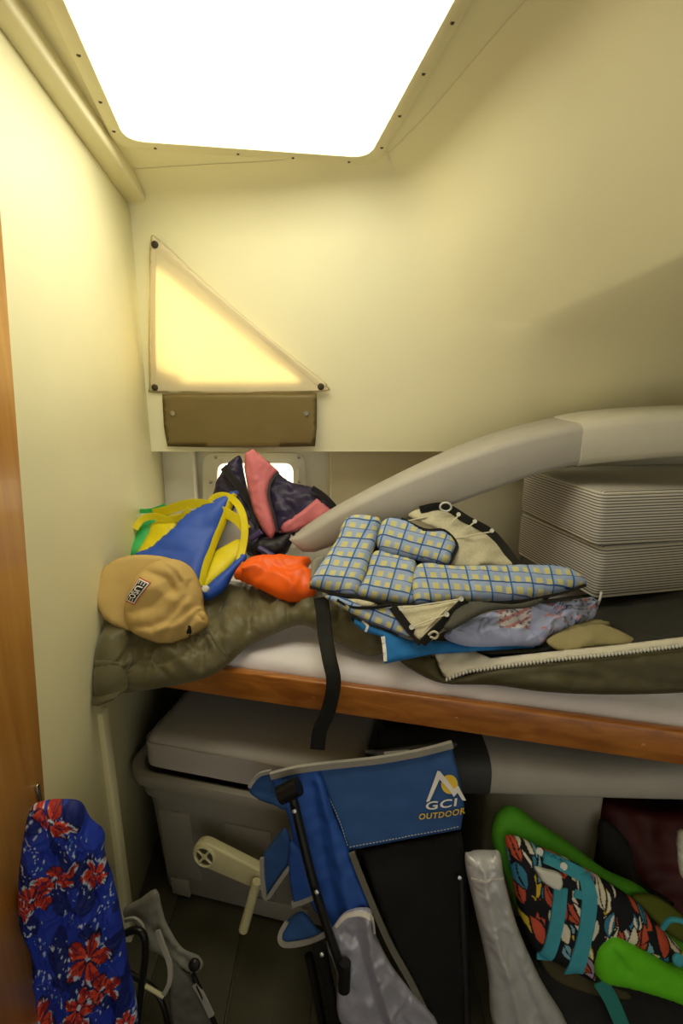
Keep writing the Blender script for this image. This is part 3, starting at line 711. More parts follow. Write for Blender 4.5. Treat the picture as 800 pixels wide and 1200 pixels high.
b3 = [(287, 531, 1.60), (296, 526, 1.60), (307, 535, 1.60), (326, 552, 1.60), (317, 564, 1.58), (313, 580, 1.56), (319, 602, 1.535), (323, 622, 1.51), (318, 634, 1.50), (308, 622, 1.51), (297, 600, 1.54), (290, 572, 1.57), (286, 548, 1.59)]
puff('salmon_flap', b3, PINK, bag, .014, .02, .012, 3, sm=False, nz=(.004, 14), wr=(.004, 14, 1.2, 2), creases=[([(296, 540), (304, 575), (314, 615)], .008, 6)])
strap('black_edging', [(326, 553, 1.575), (317, 566, 1.555), (315, 582, 1.535), (321, 604, 1.51), (325, 624, 1.49)], 3, BLKN, bag, .004)
b4 = [(371, 584, 1.585), (384, 594, 1.58), (396, 604, 1.575), (382, 611, 1.56), (362, 617, 1.55), (340, 625, 1.53), (326, 624, 1.525), (332, 613, 1.53), (352, 600, 1.555)]
puff('salmon_pocket', b4, PINK, bag, .010, .02, .010, 3, sm=False, nz=(.003, 12), wr=(.003, 12, .2, 2))
strap('black_edging', [(366, 572, 1.60), (378, 580, 1.585), (390, 592, 1.575), (397, 603, 1.565)], 6, BLKN, bag, .006)
b5 = [(322, 630, 1.52), (345, 624, 1.53), (340, 640, 1.50), (330, 652, 1.48), (300, 655, 1.48), (296, 640, 1.50), (308, 630, 1.52)]
puff('black_bottom', b5, BLKN, bag, .03, .04, .03, 4, nz=(.008, 9))
for a, b in (((293, 632, 1.495), (306, 623, 1.50)), ((303, 642, 1.465), (320, 652, 1.45))):
    tube('purple_buckle', [PY(*a), PY(*b)], .009, mat('purple_plastic', '#4b4170', .4), bag, 8)
strap('shoulder_strap', [(262, 548, 1.66), (280, 570, 1.63), (296, 596, 1.595), (300, 622, 1.55), (292, 648, 1.51)], 9, BLKN, bag, .006)

# ------------------------------------------------------------------ orange stuff sack
os_ = [(274, 674, 1.36), (292, 656, 1.40), (322, 652, 1.42), (345, 654, 1.42), (364, 656, 1.42), (360, 668, 1.39), (370, 672, 1.37), (370, 695, 1.31), (352, 704, 1.29), (330, 702, 1.29), (305, 690, 1.32), (284, 681, 1.35)]
o1, _ = puff('stuff_sack', os_, ORNG, None, .035, .03, .035, 3, nz=(.003, 14), seed=6, wr=(.005, 14, .4, 2), creases=[([(276, 676), (300, 672), (330, 684), (345, 702)], .012, 5), ([(300, 664), (325, 672), (358, 668)], -.006, 4), ([(300, 684), (315, 676)], -.010, 4), ([(338, 702), (342, 684), (362, 676)], .008, 4)])
tag(o1, 'bright orange crumpled nylon stuff sack on the olive quilt', 'stuff sack')
g1 = [(366, 658, 1.36), (376, 652, 1.38), (380, 656, 1.37), (372, 674, 1.33), (364, 680, 1.31)]
o1, _ = puff('folded_cloth', g1, mat('grey_ribbed_cloth', '#8d8d80', .8), None, .010, .02, .015, 2.5, creases=[([(367, 676), (376, 655)], -.004, 1.5), ([(371, 674), (379, 657)], -.004, 1.5)])
tag(o1, 'small folded grey ribbed cloth between orange sack and plaid carrier', 'cloth')

# ------------------------------------------------------------------ plaid padded carrier with laced mesh
pl = empty('plaid_carrier', PZ(480, 740, .95), 'blue and yellow plaid padded carrier with laced mesh sides', 'carrier')
pA = [(400, 616, 1.36), (410, 606, 1.375), (428, 605, 1.375), (446, 610, 1.37), (443, 628, 1.34), (436, 650, 1.29), (418, 697, 1.195), (392, 694, 1.20), (364, 688, 1.21), (366, 677, 1.23), (385, 647, 1.30), (396, 630, 1.33)]
puff('padded_panel', pA, PLAID, pl, .026, .02, .026, 3, uvdir=((400, 616), (1, .10), (-.42, 1)), nz=(.003, 9))
pB = [(447, 612, 1.365), (470, 609, 1.37), (497, 623, 1.345), (520, 624, 1.345), (534, 638, 1.32), (530, 652, 1.29), (525, 663, 1.27), (505, 661, 1.275), (486, 656, 1.285), (444, 645, 1.30)]
puff('padded_panel', pB, PLAID, pl, .024, .02, .024, 3, uvdir=((447, 612), (1, .25), (-.35, 1)), nz=(.003, 9))
pC = [(438, 647, 1.295), (462, 651, 1.29), (486, 658, 1.275), (487, 672, 1.245), (485, 690, 1.21), (483, 707, 1.18), (452, 704, 1.185), (418, 698, 1.195), (428, 674, 1.245)]
puff('padded_panel', pC, PLAID, pl, .020, .02, .022, 3, uvdir=((438, 647), (1, .18), (-.3, 1)), nz=(.003, 9))
pD = [(488, 663, 1.255), (534, 664, 1.245), (590, 663, 1.235), (640, 662, 1.225), (668, 668, 1.21), (685, 679, 1.19), (684, 687, 1.18), (655, 694, 1.17), (612, 702, 1.16), (560, 705, 1.165), (515, 707, 1.17), (485, 707, 1.175)]
puff('padded_panel', pD, PLAID, pl, .024, .02, .026, 3, uvdir=((488, 663), (1, .05), (.22, 1)), nz=(.003, 9), creases=[([(x, 664), (x+9, 685), (x+7, 704)], -.004, 4) for x in (540, 585, 628)])
pE = [(379, 698, 1.185), (405, 701, 1.175), (430, 710, 1.165), (459, 711, 1.155), (470, 728, 1.135), (481, 747, 1.11), (455, 738, 1.13), (425, 726, 1.15), (400, 712, 1.17)]
puff('plaid_end_panel', pE, PLAID, pl, .010, .008, .010, 3, uvdir=((379, 698), (1, .4), (-.4, 1)), nz=(.003, 9))
strap('black_piping', [(363, 688, 1.20), (392, 696, 1.19), (420, 700, 1.18), (450, 706, 1.165), (480, 711, 1.155), (510, 709, 1.155), (560, 708, 1.15), (612, 704, 1.145), (655, 696, 1.155), (686, 686, 1.17)], 3.2, BLACKF, pl, .004)
strap('black_piping', [(470, 608, 1.365), (497, 621, 1.34), (520, 622, 1.335), (535, 638, 1.31), (531, 652, 1.28), (525, 665, 1.26)], 3, BLACKF, pl, .004)
strap('black_piping', [(395, 703, 1.17), (412, 711, 1.16), (436, 712, 1.15), (459, 709, 1.145)], 3, BLACKF, pl, .004)
nA = [(400, 703, 1.178), (418, 702, 1.172), (442, 708, 1.16), (430, 712, 1.158), (412, 709, 1.168)]
puff('mesh_gusset', nA, NET, pl, .004, .004, .006, 3)
nB = [(462, 712, 1.15), (505, 709, 1.145), (543, 703, 1.14), (520, 728, 1.105), (495, 750, 1.08), (478, 735, 1.11)]
puff('mesh_panel', nB, NET, pl, .004, .006, .006, 3, nz=(.003, 8))
for seg in ([(460, 711, 1.145), (476, 732, 1.115), (494, 754, 1.08)], [(494, 754, 1.08), (518, 730, 1.095), (545, 703, 1.135)]):
    strap('black_webbing', seg, 9, BLACKF, pl, .004)
for a, b in (((470, 713, 1.13), (540, 702, 1.13)), ((482, 735, 1.10), (523, 720, 1.10)), ((494, 742, 1.09), (524, 712, 1.12))):
    tube('lace', [PY(*a), PY(*b)], .0022, CORD, pl, 6)
for p in ((470, 713, 1.128), (540, 702, 1.128), (482, 735, 1.098), (523, 720, 1.097)):
    disc('eyelet', PY(*p), (0, -1, .5), .006, .003, WHP, pl, 10, False)
tube('lace_knot', [PY(502, 744, 1.07), PY(508, 740, 1.065), PY(513, 743, 1.065), PY(510, 748, 1.065), PY(504, 746, 1.065)], .0028, CORD, pl, 6)
nC = [(478, 604, 1.40), (500, 594, 1.42), (522, 595, 1.42), (545, 610, 1.40), (572, 624, 1.38), (592, 645, 1.34), (606, 663, 1.29), (565, 664, 1.27), (525, 664, 1.275), (533, 640, 1.315), (510, 620, 1.36)]
puff('mesh_side', nC, NET, pl, .006, .006, .008, 4, nz=(.006, 14))
strap('black_webbing', [(492, 598, 1.40), (520, 594, 1.405), (548, 610, 1.385), (574, 624, 1.365), (592, 644, 1.33), (607, 663, 1.28)], 9, BLACKF, pl, .004)
rg = [PY(522+6.5*math.cos(t)*1.0, 594+5*math.sin(t), 1.385) for t in np.linspace(0, 2*math.pi, 14)[:-1]]
tube('white_ring', rg, .0028, WHP, pl, 6, True, True)
for p in ((537, 603, 1.375), (556, 611, 1.365), (576, 622, 1.345)): disc('eyelet', PY(*p), (0, -1, .5), .006, .003, WHP, pl, 10, False)
for a, b in (((537, 604, 1.372), (530, 612, 1.37)), ((556, 612, 1.362), (545, 620, 1.355)), ((576, 623, 1.345), (528, 632, 1.325)), ((470, 612, 1.37), (500, 606, 1.385))):
    tube('lace', [PY(*a), PY(*b)], .0022, CORD, pl, 6)
gs = [(545, 706, 1.14), (600, 708, 1.13), (640, 700, 1.15), (620, 712, 1.12), (575, 716, 1.10), (548, 728, 1.085), (530, 738, 1.075), (520, 734, 1.085)]
puff('grey_flap', gs, mat('charcoal_fabric', '#4d4c44', .8), pl, .008, .006, .01, 4)
cb = [(380, 690, 1.30), (410, 640, 1.42), (450, 620, 1.46), (520, 630, 1.44), (590, 668, 1.36), (660, 680, 1.30), (640, 700, 1.24), (560, 712, 1.20), (480, 716, 1.21), (420, 706, 1.25)]
puff('carrier_body', [(a_, b_, c_-.05) for a_, b_, c_ in cb], BAGIN, pl, .004, .05, .05, 7)
# long black strap dangling over the board
sp_ = [(376, 700, 1.20), (379, 722, 1.17), (381, 745, 1.135), (386, 772, 1.085), (391, 800, 1.06), (385, 832, 1.065), (375, 856, 1.07), (372, 878, 1.075)]
o1 = strap('webbing_strap', sp_, 16, BLACKF, None, .003)
tag(o1, 'black webbing strap dangling over the wooden berth board', 'strap')

# ------------------------------------------------------------------ towel, printed garment, khaki cap
tw_ = [(410, 722, 1.165), (440, 735, 1.15), (480, 750, 1.13), (540, 752, 1.13), (600, 748, 1.14), (628, 752, 1.13), (626, 760, 1.115), (560, 763, 1.105), (505, 767, 1.10), (450, 778, 1.085), (449, 758, 1.11), (447, 746, 1.125), (425, 740, 1.14), (414, 730, 1.155)]
o1, tws = puff('towel', tw_, TOWEL, None, .008, .010, .010, 3.5, sm=False, nz=(.003, 12))
tag(o1, 'bright blue towel tucked beneath the plaid carrier', 'towel')
strap('white_hem', [(448, 747), (450, 762), (451, 776)], 4, WHT, o1, .002, tws, .001)
strap('white_hem', [(424, 729), (430, 735), (428, 741)], 3, WHT, o1, .002, tws, .001)
def rnd(i, j, s): return noise.cell((i+.5, j+.5, s+.5))
def garment(X, Y):
    out = np.zeros((len(X), 3)); base = np.array(lin('#b2bbe0')[:3]); pk = np.array(lin('#c98b8b')[:3]); nv = np.array(lin('#4a4c74')[:3]); gy = np.array(lin('#8a8e9e')[:3]); wh = np.array(lin('#d9d6d8')[:3])
    for k, (x, y) in enumerate(zip(X, Y)):
        c = base; a = noise.noise((x/14, y/14, 3.0)); b = noise.noise((x/6+y/11, y/5, 8.0))
        inl = (578 < x < 618 and y < 742+.0*(x) and y > 708)
        if x > 640 and a > .1: c = gy
        if x > 640 and abs(b) < .05: c = nv
        if x > 630 and .34 < b: c = pk
        if inl:
            c = wh if abs(math.sin((x*.45+y*.9)*.30)) > .6 else pk
            if abs(b) < .035: c = nv
        out[k] = c
    return out
ga = [(520, 745, 1.125), (548, 727, 1.15), (576, 718, 1.165), (602, 711, 1.18), (625, 709, 1.19), (656, 706, 1.205), (690, 701, 1.215), (699, 711, 1.20), (694, 726, 1.17), (672, 735, 1.15), (645, 746, 1.125), (630, 757, 1.105), (600, 757, 1.105), (566, 758, 1.105), (540, 756, 1.105)]
o1, _ = puff('printed_shirt', ga, paintmat('pastel_print'), None, .03, .012, .025, 2, nz=(.004, 14), seed=9, wr=(.010, 12, -.4, 2), paint=garment,
    creases=[([(600, 715), (612, 735), (632, 752)], -.014, 4), ([(622, 712), (650, 722), (680, 716)], -.014, 4), ([(560, 745), (590, 740), (606, 745)], .008, 5), ([(640, 735), (660, 722), (690, 712)], .010, 4), ([(545, 735), (575, 730)], .006, 6), ([(650, 730), (672, 733)], -.010, 3)])
tag(o1, 'crumpled pale blue garment with pink printed patch in the duffel', 'garment')
kc = empty('khaki_cap', PZ(690, 760, .93), 'khaki cap poking brim first from the open duffel', 'cap')
kb = [(640, 752, 1.09), (656, 741, 1.115), (696, 731, 1.13), (722, 737, 1.11), (749, 754, 1.07), (722, 757, 1.06), (690, 759, 1.06), (660, 764, 1.06)]
puff('brim', kb, KHAKI, kc, .005, .003, .012, 3, extra=[(690, 748, 1.075)])
puff('crown', [(640, 752, 1.12), (656, 738, 1.15), (690, 728, 1.18), (715, 732, 1.16), (700, 742, 1.14), (665, 752, 1.12)], KHAKI, kc, .02, .01, .02, 3)

# ================================================================== UNDER THE BERTH
# tote bin
tl = PZ(151, 902, .48); TO = np.array((tl[0], tl[1])); TW, TD, TH = .66, .42, .48
def TL(u, v, z): q = TO+ex*u+ey*v; return np.array((q[0], q[1], z))
def rrect(u0, u1, v0, v1, z, r, n=5):
    out = []
    for cx, cy_, a0 in ((u0+r, v0+r, math.pi), (u1-r, v0+r, 1.5*math.pi), (u1-r, v1-r, 0), (u0+r, v1-r, .5*math.pi)):
        for k in range(n+1):
            a = a0+.5*math.pi*k/n; out.append(TL(cx+r*math.cos(a), cy_+r*math.sin(a), z))
    return out
def ringloft(name, rings, m, parent, capb=True, capt=False):
    C = len(rings[0]); vs = [p for r in rings for p in r]; fs = []
    for i in range(len(rings)-1):
        for k in range(C): fs.append((i*C+k, i*C+(k+1) % C, (i+1)*C+(k+1) % C, (i+1)*C+k))
    if capb: fs.append(tuple(range(C))[::-1])
    if capt: fs.append(tuple(range((len(rings)-1)*C, len(rings)*C)))
    return mesh(name, vs, fs, m, parent, True, math.radians(35))
tote = empty('tote_bin', TL(TW/2, TD/2, .009), 'large grey plastic tote bin standing under the berth', 'tote bin')
b0 = .035
rings = [rrect(b0+.015, TW-b0-.015, b0+.015, TD-b0-.015, .009, .05), rrect(b0, TW-b0, b0, TD-b0, .03, .06), rrect(.02, TW-.02, .02, TD-.02, .385, .06), rrect(.008, TW-.008, .008, TD-.008, .392, .06), rrect(.004, TW-.004, .004, TD-.004, .455, .065), rrect(.012, TW-.012, .012, TD-.012, .455, .06), rrect(.05, TW-.05, .05, TD-.05, .03, .05)]
ringloft('bin_body', rings, TOTE, tote, True, True)
rr = [rrect(.0, TW, .0, TD, .445, .07), rrect(-.016, TW+.016, -.016, TD+.016, .447, .08), rrect(-.02, TW+.02, -.02, TD+.02, .465, .085), rrect(-.016, TW+.016, -.016, TD+.016, .482, .08), rrect(.0, TW, .0, TD, .485, .07), rrect(.012, TW-.012, .012, TD-.012, .478, .065)]
ringloft('rim', rr, TOTE, tote, False)
def facepanel(name, u0, u1, ub0, ub1, z0, z1):
    def f(u, z): t = (z-.03)/.355; return TL(u, b0+(.02-b0)*t-.007, z)
    prism(name, [f(ub0, z0), f(ub1, z0), f(u1, z1), f(u0, z1)], tuple(ey3*.012), .003, TOTE, tote, 2)
facepanel('raised_panel', .07, .17, .07, .185, .10, .345)
facepanel('raised_panel', .28, .42, .27, .42, .10, .345)
facepanel('raised_panel', .50, .60, .50, .60, .10, .345)
facepanel('foot_rib', .08, .14, .08, .14, .02, .085); facepanel('foot_rib', .33, .52, .33, .52, .02, .085)
# grey cushion on the tote
M = frame_at(TL(.36, .20, .545), ex3)
pk = tag(rbox('seat_pad', M, (.62, .40, .105), .035, PADG, None, 4, False, 6, .006), 'thick grey foam pad lying on top of the tote bin', 'foam pad')
# cream crank handle
ck = empty('crank_handle', PY(285, 1090, 1.12), 'cream plastic crank handle resting against the grey tote', 'crank handle')
ca = PY(240, 1003, 1.115); cb_ = PY(302, 1032, 1.075); an = np.array((-.25, -1, .1)); an /= np.linalg.norm(an)
dv = (cb_-ca)/np.linalg.norm(cb_-ca); sv = np.cross(dv, an); sv /= np.linalg.norm(sv); an = np.cross(sv, dv); an *= -1 if an[1] > 0 else 1
def stadium(c0, c1, r0, r1, n=10):
    out = []
    for k in range(n+1): a = math.pi/2+math.pi*k/n; out.append(c0+dv*math.cos(a)*r0+sv*math.sin(a)*r0)
    for k in range(n+1): a = -math.pi/2+math.pi*k/n; out.append(c1+dv*math.cos(a)*r1+sv*math.sin(a)*r1)
    return out
arm_ = prism('arm', stadium(ca, cb_, .038, .031), tuple(-an*.030), .006, CRANK, ck)
ho = [ca+(dv*math.cos(t)+sv*math.sin(t))*.032 for t in np.linspace(0, 2*math.pi, 25)[:-1]]
hi_ = [ca+(dv*math.cos(t)+sv*math.sin(t))*.025 for t in np.linspace(0, 2*math.pi, 25)[:-1]]
ringmesh('hub_ring', [p+an*.0 for p in ho], hi_, an*.007, CRANK, arm_)
disc('hub_shade_disc', ca+an*.0005, an, .024, .001, mat('shadow_plastic', '#4b4733', .7), arm_, 20)  # flat dark disc paints the shade inside the hub
for th in (.4, .4+math.pi/2):
    g = dv*math.cos(th)+sv*math.sin(th); tube('hub_spoke', [ca-g*.026+an*.003, ca+g*.026+an*.003], .0035, CRANK, arm_, 6)
disc('hub_boss', ca+an*.001, an, .008, .006, CRANK, arm_, 10)
tube('grip', [PY(301, 1033, 1.06), PY(285, 1090, 1.045)], .0125, CRANK, ck, 14)
gd = PY(285, 1090, 1.045); gd2 = gd-PY(301, 1033, 1.06); disc('bore_shade_disc', gd, gd2, .0085, .0008, mat('shadow_plastic', '#4b4733', .7), ck, 12)  # thin dark cap, painted as the shade in the open grip end

# ------------------------------------------------------------------ blue folding chair
ch = empty('folding_chair', (-.02, .95, .01), 'folded blue camp chair with grey piping and printed logo', 'folding chair')
bn = [(371, 898, 1.045), (410, 893, 1.05), (445, 891, 1.05), (490, 882, 1.05), (529, 873, 1.045), (537, 905, 1.02), (544, 944, .995), (540, 972, .985), (475, 984, .985), (408, 997, .98), (390, 950, 1.01)]
bb_, chs = puff('backrest_band', bn, CHBLUE, ch, .008, .006, .01, 3.5, sm=False, nz=(.003, 25), creases=[([(380, 915), (450, 905), (520, 890)], .003, 14)])
sd = [(316, 906, 1.03), (345, 901, 1.035), (372, 898, 1.04), (390, 950, 1.005), (409, 997, .975), (422, 1032, .955), (434, 1064, .94), (412, 1082, .935), (395, 1098, .93), (378, 1080, .945), (362, 1055, .96), (348, 1010, .98), (338, 960, 1.0), (328, 935, 1.015)]
_, sds = puff('side_panel', sd, CHBLU2, ch, .010, .008, .012, 3.5, nz=(.004, 14), creases=[([(375, 915), (392, 980), (410, 1060)], .012, 7), ([(365, 920), (378, 990), (396, 1070)], -.010, 6)])
wg = [(291, 925, 1.04), (303, 909, 1.045), (318, 903, 1.04), (340, 915, 1.02), (338, 948, 1.005), (320, 943, 1.02), (303, 937, 1.03)]
puff('wing_panel', wg, CHBLUE, ch, .008, .006, .01, 3.5, nz=(.003, 10), creases=[([(300, 925), (330, 930)], -.006, 5)])
fl = [(334, 970, 1.0), (318, 988, 1.01), (307, 1005, 1.01), (308, 1030, 1.005), (312, 1052, 1.0), (326, 1034, .99), (340, 1013, .985), (342, 990, .99)]
puff('arm_flap', fl, CHBLUE, ch, .006, .005, .008, 3.5)
strap('piping', [(307, 1005, 1.0), (308, 1030, .995), (312, 1052, .99), (326, 1034, .98), (341, 1013, .975)], 4.5, PIPE, ch, .004)
ar = [(340, 985, .985), (356, 1000, .975), (366, 1035, .955), (372, 1048, .95), (354, 1056, .955), (344, 1056, .96), (338, 1020, .975)]
puff('arm_sleeve', ar, CHBLU2, ch, .010, .008, .01, 3.5)
strap('piping', [(342, 1060, .955), (356, 1055, .95), (372, 1048, .945)], 6, PIPE, ch, .004)
cl = [(327, 1097, .955), (336, 1079, .965), (354, 1068, .96), (372, 1088, .945), (381, 1095, .94), (362, 1105, .94), (334, 1109, .945)]
puff('cup_pocket', cl, CHBLUE, ch, .010, .008, .01, 3)
strap('piping', [(336, 1080, .955), (328, 1096, .945), (334, 1107, .935), (362, 1103, .93), (382, 1094, .925)], 5, PIPE, ch, .004)
strap('piping', [(292, 922, 1.03), (303, 908, 1.035), (318, 904, 1.03)], 4, PIPE, ch, .004)
strap('piping', [(317, 909, 1.02), (345, 902, 1.025), (372, 898, 1.03), (410, 894, 1.037), (445, 890, 1.037), (490, 882, 1.037), (530, 872, 1.032)], 7, PIPE, ch, .005)
strap('piping', [(450, 884, 1.075), (470, 882, 1.08), (500, 878, 1.075), (528, 870, 1.055)], 4, PIPE, ch, .004)
puff('rear_band', [(425, 880, 1.09), (450, 878, 1.10), (525, 868, 1.07), (528, 878, 1.06), (450, 892, 1.08)], GREYD, ch, .004, .004, .006, 4)
ms = [(422, 996, .985), (480, 986, .99), (540, 974, .99), (546, 1007, .975), (549, 1090, .945), (552, 1205, .915), (508, 1205, .895), (482, 1150, .91), (460, 1105, .925), (441, 1052, .945)]
puff('mesh_back', ms, BLACKN, ch, .004, .004, .006, 5, sm=False, nz=(.003, 30))
strap('piping', [(412, 999, .965), (430, 1045, .94), (456, 1105, .915), (482, 1152, .90), (508, 1205, .885)], 7, mat('dark_grey_piping', '#6b675c', .8), ch, .005)
pu = [(392, 1083, .918), (407, 1067, .925), (434, 1065, .925), (438, 1090, .915), (458, 1130, .90), (482, 1162, .892), (510, 1205, .882), (405, 1205, .875), (394, 1140, .895), (382, 1104, .91)]
po_, pus = puff('silver_pouch', pu, SILV, ch, .012, .008, .014, 3, nz=(.003, 16), wr=(.004, 14, 1.1, 4), creases=[([(430, 1070), (434, 1110), (462, 1200)], .014, 6), ([(420, 1100), (432, 1150), (450, 1205)], -.010, 5), ([(404, 1090), (414, 1100), (424, 1085)], -.012, 4), ([(440, 1095), (462, 1135)], .012, 4)])
strap('pouch_hem', [(393, 1083), (407, 1069), (433, 1067), (438, 1088)], 2.5, LGRY, po_, .002, pus, .002)
# stitching on the band
def dashes(pts, n, name):
    p = catmull(pts, 20, False); L_ = np.r_[0, np.cumsum(np.hypot(np.diff(p[:, 0]), np.diff(p[:, 1])))]
    vs = []; fs = []
    for k in range(n):
        s0 = L_[-1]*k/n; s1 = s0+L_[-1]/n*.55
        a = np.array([np.interp(s0, L_, p[:, i]) for i in (0, 1)]); b = np.array([np.interp(s1, L_, p[:, i]) for i in (0, 1)])
        d_ = (b-a)/np.linalg.norm(b-a); nn = np.array((-d_[1], d_[0]))*.4
        q = chs.at([a[0]+nn[0], b[0]+nn[0], b[0]-nn[0], a[0]-nn[0]], [a[1]+nn[1], b[1]+nn[1], b[1]-nn[1], a[1]-nn[1]], .0015)
        i0 = len(vs); vs += list(q); fs.append((i0, i0+1, i0+2, i0+3))
    o = mesh(name, vs, fs, WHT, bb_, False); o['kind'] = 'stuff'; return o
dashes([(374, 904), (382, 925), (396, 955), (408, 990)], 26, 'stitching'); dashes([(410, 990), (475, 978), (538, 966)], 34, 'stitching')
# printed logo: peak, sun and two lines of lettering
LOGO = [('sun', [(526+9.5*math.cos(t), 917+11*math.sin(t)) for t in np.linspace(0, 2*math.pi, 17)[:-1]], YPR, .002)]
decal('logo_sun', LOGO[0][1], YPR, bb_, chs, .0018, 3)
decal('logo_peak', [(499, 937), (513, 901), (516, 902), (531, 922), (536, 918), (545, 936), (541, 936), (535, 926), (531, 931), (524, 921), (515, 911), (503, 936)], WHT, bb_, chs, .0034, 2.5)
letters('logo_lettering', 'GCI', (498, 946.5), (36, -4.5), (1.0, -9.5), chs, WHT, bb_, .0034, .02, 0, 1.1)
letters('logo_lettering', 'OUTDOOR', (490, 958), (54, -7), (1, -7), chs, YPR, bb_, .0034, .02, 0, 1.1)
# frame
tube('frame_bar', [PY(343, 935, .985), PY(370, 1045, .925), PY(405, 1150, .875)], .0105, BLACKP, ch, 10)
tube('frame_bar', [PY(338, 930, .99), PY(355, 985, .96), PY(372, 1050, .93)], .005, BLACKP, ch, 8)
hk1 = PY(328, 932, .975); hk2 = PY(350, 921, .975)
tube('pivot_cap', [hk1, hk2], lambda t: .021+.004*math.sin(t*3.14), BLACKP, ch, 16)
tube('frame_clamp', [PY(404, 1128, .875), PY(403, 1160, .862)], .014, BLACKP, ch, 12)
tube('frame_leg', [PY(374, 1112, .905), PY(385, 1165, .895), PY(396, 1230, .885)], .017, BLACKP, ch, 12)
tube('frame_leg', [PY(362, 1120, .925), PY(372, 1170, .915), PY(384, 1230, .905)], .011, BLACKP, ch, 10)
tube('frame_leg', [PY(540, 1028, .965), PY(543, 1100, .935), PY(547, 1215, .905)], .007, mat('gunmetal_tube', '#3a3a3c', .35, metal=.5), ch, 10)
for p in ((377, 1118, .882), (371, 1045, .912), (538, 1028, .955), (345, 950, .965)):
    disc('bolt', PY(*p), (0, -1, .4), .006, .005, STEEL, ch, 10)

# ------------------------------------------------------------------ small grey chair
gc = empty('camp_stool', (-.32, .93, .01), 'folded grey camp chair with black tubes beside the blue floral shirt', 'folding chair')
ga1 = [(146, 1064, .985), (164, 1053, .985), (183, 1042, .985), (190, 1065, .975), (196, 1083, .965), (213, 1110, .95), (233, 1120, .94), (238, 1132, .93), (226, 1142, .925), (206, 1132, .935), (186, 1118, .945), (168, 1110, .955), (166, 1086, .965), (147, 1077, .978)]
puff('seat_fabric', ga1, CHGRY, gc, .008, .006, .01, 3.5, nz=(.005, 10), creases=[([(160, 1070), (190, 1100), (225, 1130)], -.008, 5)])
ga2 = [(186, 1090, .95), (194, 1110, .935), (212, 1135, .92), (228, 1152, .915), (240, 1180, .905), (256, 1210, .895), (206, 1210, .88), (197, 1150, .905), (196, 1125, .92)]
puff('back_fabric', ga2, mat('chair_dark_grey_polyester', '#55544d', .8, .06, 25, .3, 700), gc, .006, .006, .01, 3.5, nz=(.004, 10))
strap('piping', [(185, 1090, .945), (190, 1105, .935), (199, 1130, .915), (199, 1150, .90), (192, 1165, .895)], 5, PIPE, gc, .004)
strap('piping', [(147, 1078, .97), (158, 1077, .965), (167, 1087, .955), (168, 1105, .945)], 4, PIPE, gc, .004)
strap('piping', [(228, 1152, .91), (236, 1165, .905), (248, 1190, .895)], 6, PIPE, gc, .004)
tube('frame_tube', [PY(146, 1094, .94), PY(158, 1090, .935), PY(168, 1096, .93), (PY(170, 1120, .92)), PY(165, 1160, .905), PY(158, 1215, .89)], .0085, BLACKP, gc, 10)
tube('frame_tube', [PY(226, 1142, .915), PY(238, 1168, .905), PY(258, 1215, .89)], .006, BLACKP, gc, 8)
tube('frame_tube', [PY(150, 1140, .95), PY(185, 1165, .925), PY(200, 1215, .90)], .007, BLACKP, gc, 8)
tube('cross_bar', [PY(170, 1155, .91), PY(192, 1168, .90)], .005, CRANK, gc, 8)
disc('pivot_cap', PY(228, 1130, .915), (0, -1, .4), .014, .01, BLACKP, gc, 12)

# ------------------------------------------------------------------ blue floral swim shirt hanging on the door
FLW = [(64, 950, 26, 13, .25), (42, 1036, 24, 15, -.5), (66, 1012, 26, 11, -.35), (108, 1105, 22, 28, .2), (124, 1142, 20, 14, -.4), (98, 1160, 14, 22, .3), (50, 1182, 18, 26, .2), (112, 1012, 15, 14, .8), (104, 1188, 12, 14, .1), (30, 1050, 10, 10, 0), (150, 1185, 10, 14, 0)]
def floral(X, Y):
    out = np.zeros((len(X), 3)); B1 = np.array(lin('#233aa8')[:3]); B2 = np.array(lin('#16246c')[:3]); RD = np.array(lin('#d8492c')[:3]); RD2 = np.array(lin('#a82a1c')[:3]); W_ = np.array(lin('#c4d2e6')[:3]); NV = np.array(lin('#101a45')[:3]); TQ = np.array(lin('#5fb0c0')[:3])
    for k, (x, y) in enumerate(zip(X, Y)):
        a = noise.noise((x/22, y/30, 1.0)); c = B1 if a > -.08 else B2
        s1 = noise.noise((x/3.0, y/7.0, 4.0)); s2 = noise.noise((x/2.6+y/6, y/4.5-x/9, 11.0)); reg = noise.noise((x/26, y/22, 21.0))
        if reg > -.02 and s1 > .40: c = W_
        elif reg > .02 and s2 > .46: c = TQ if a > .2 else W_
        for (fx, fy, rx, ry, an_) in FLW:
            dx, dy = x-fx, y-fy; u = (dx*math.cos(an_)+dy*math.sin(an_))/rx; v = (-dx*math.sin(an_)+dy*math.cos(an_))/ry
            r = math.hypot(u, v)
            if r > 1.35: continue
            th = math.atan2(v, u); pc = abs(math.cos(2.5*th+.6)); pet = .30+.85*pc**.55
            if r < pet*1.10: c = NV
            if r < pet:
                edge_ = r/pet; f = noise.noise((th*3.0, r*2, fx*.1)); c = RD
                if pc < .35 or abs(pc-.98) < .012: c = NV
                elif edge_ > .80 and f > .0: c = W_
                elif f < -.12: c = RD2
                if r < .16: c = W_ if v < 0 else NV
        out[k] = c
    return out
sh = [(31, 962, .75), (39, 944, .765), (52, 939, .77), (68, 937, .775), (94, 940, .78), (107, 960, .79), (122, 974, .80), (123, 998, .80), (133, 1030, .80), (143, 1076, .795), (149, 1115, .795), (160, 1210, .79), (98, 1214, .775), (39, 1210, .765), (38, 1150, .765), (38, 1115, .762), (26, 1085, .755), (22, 1045, .75), (25, 1002, .75)]
sh = [(a, b, c-.04) for a, b, c in sh]
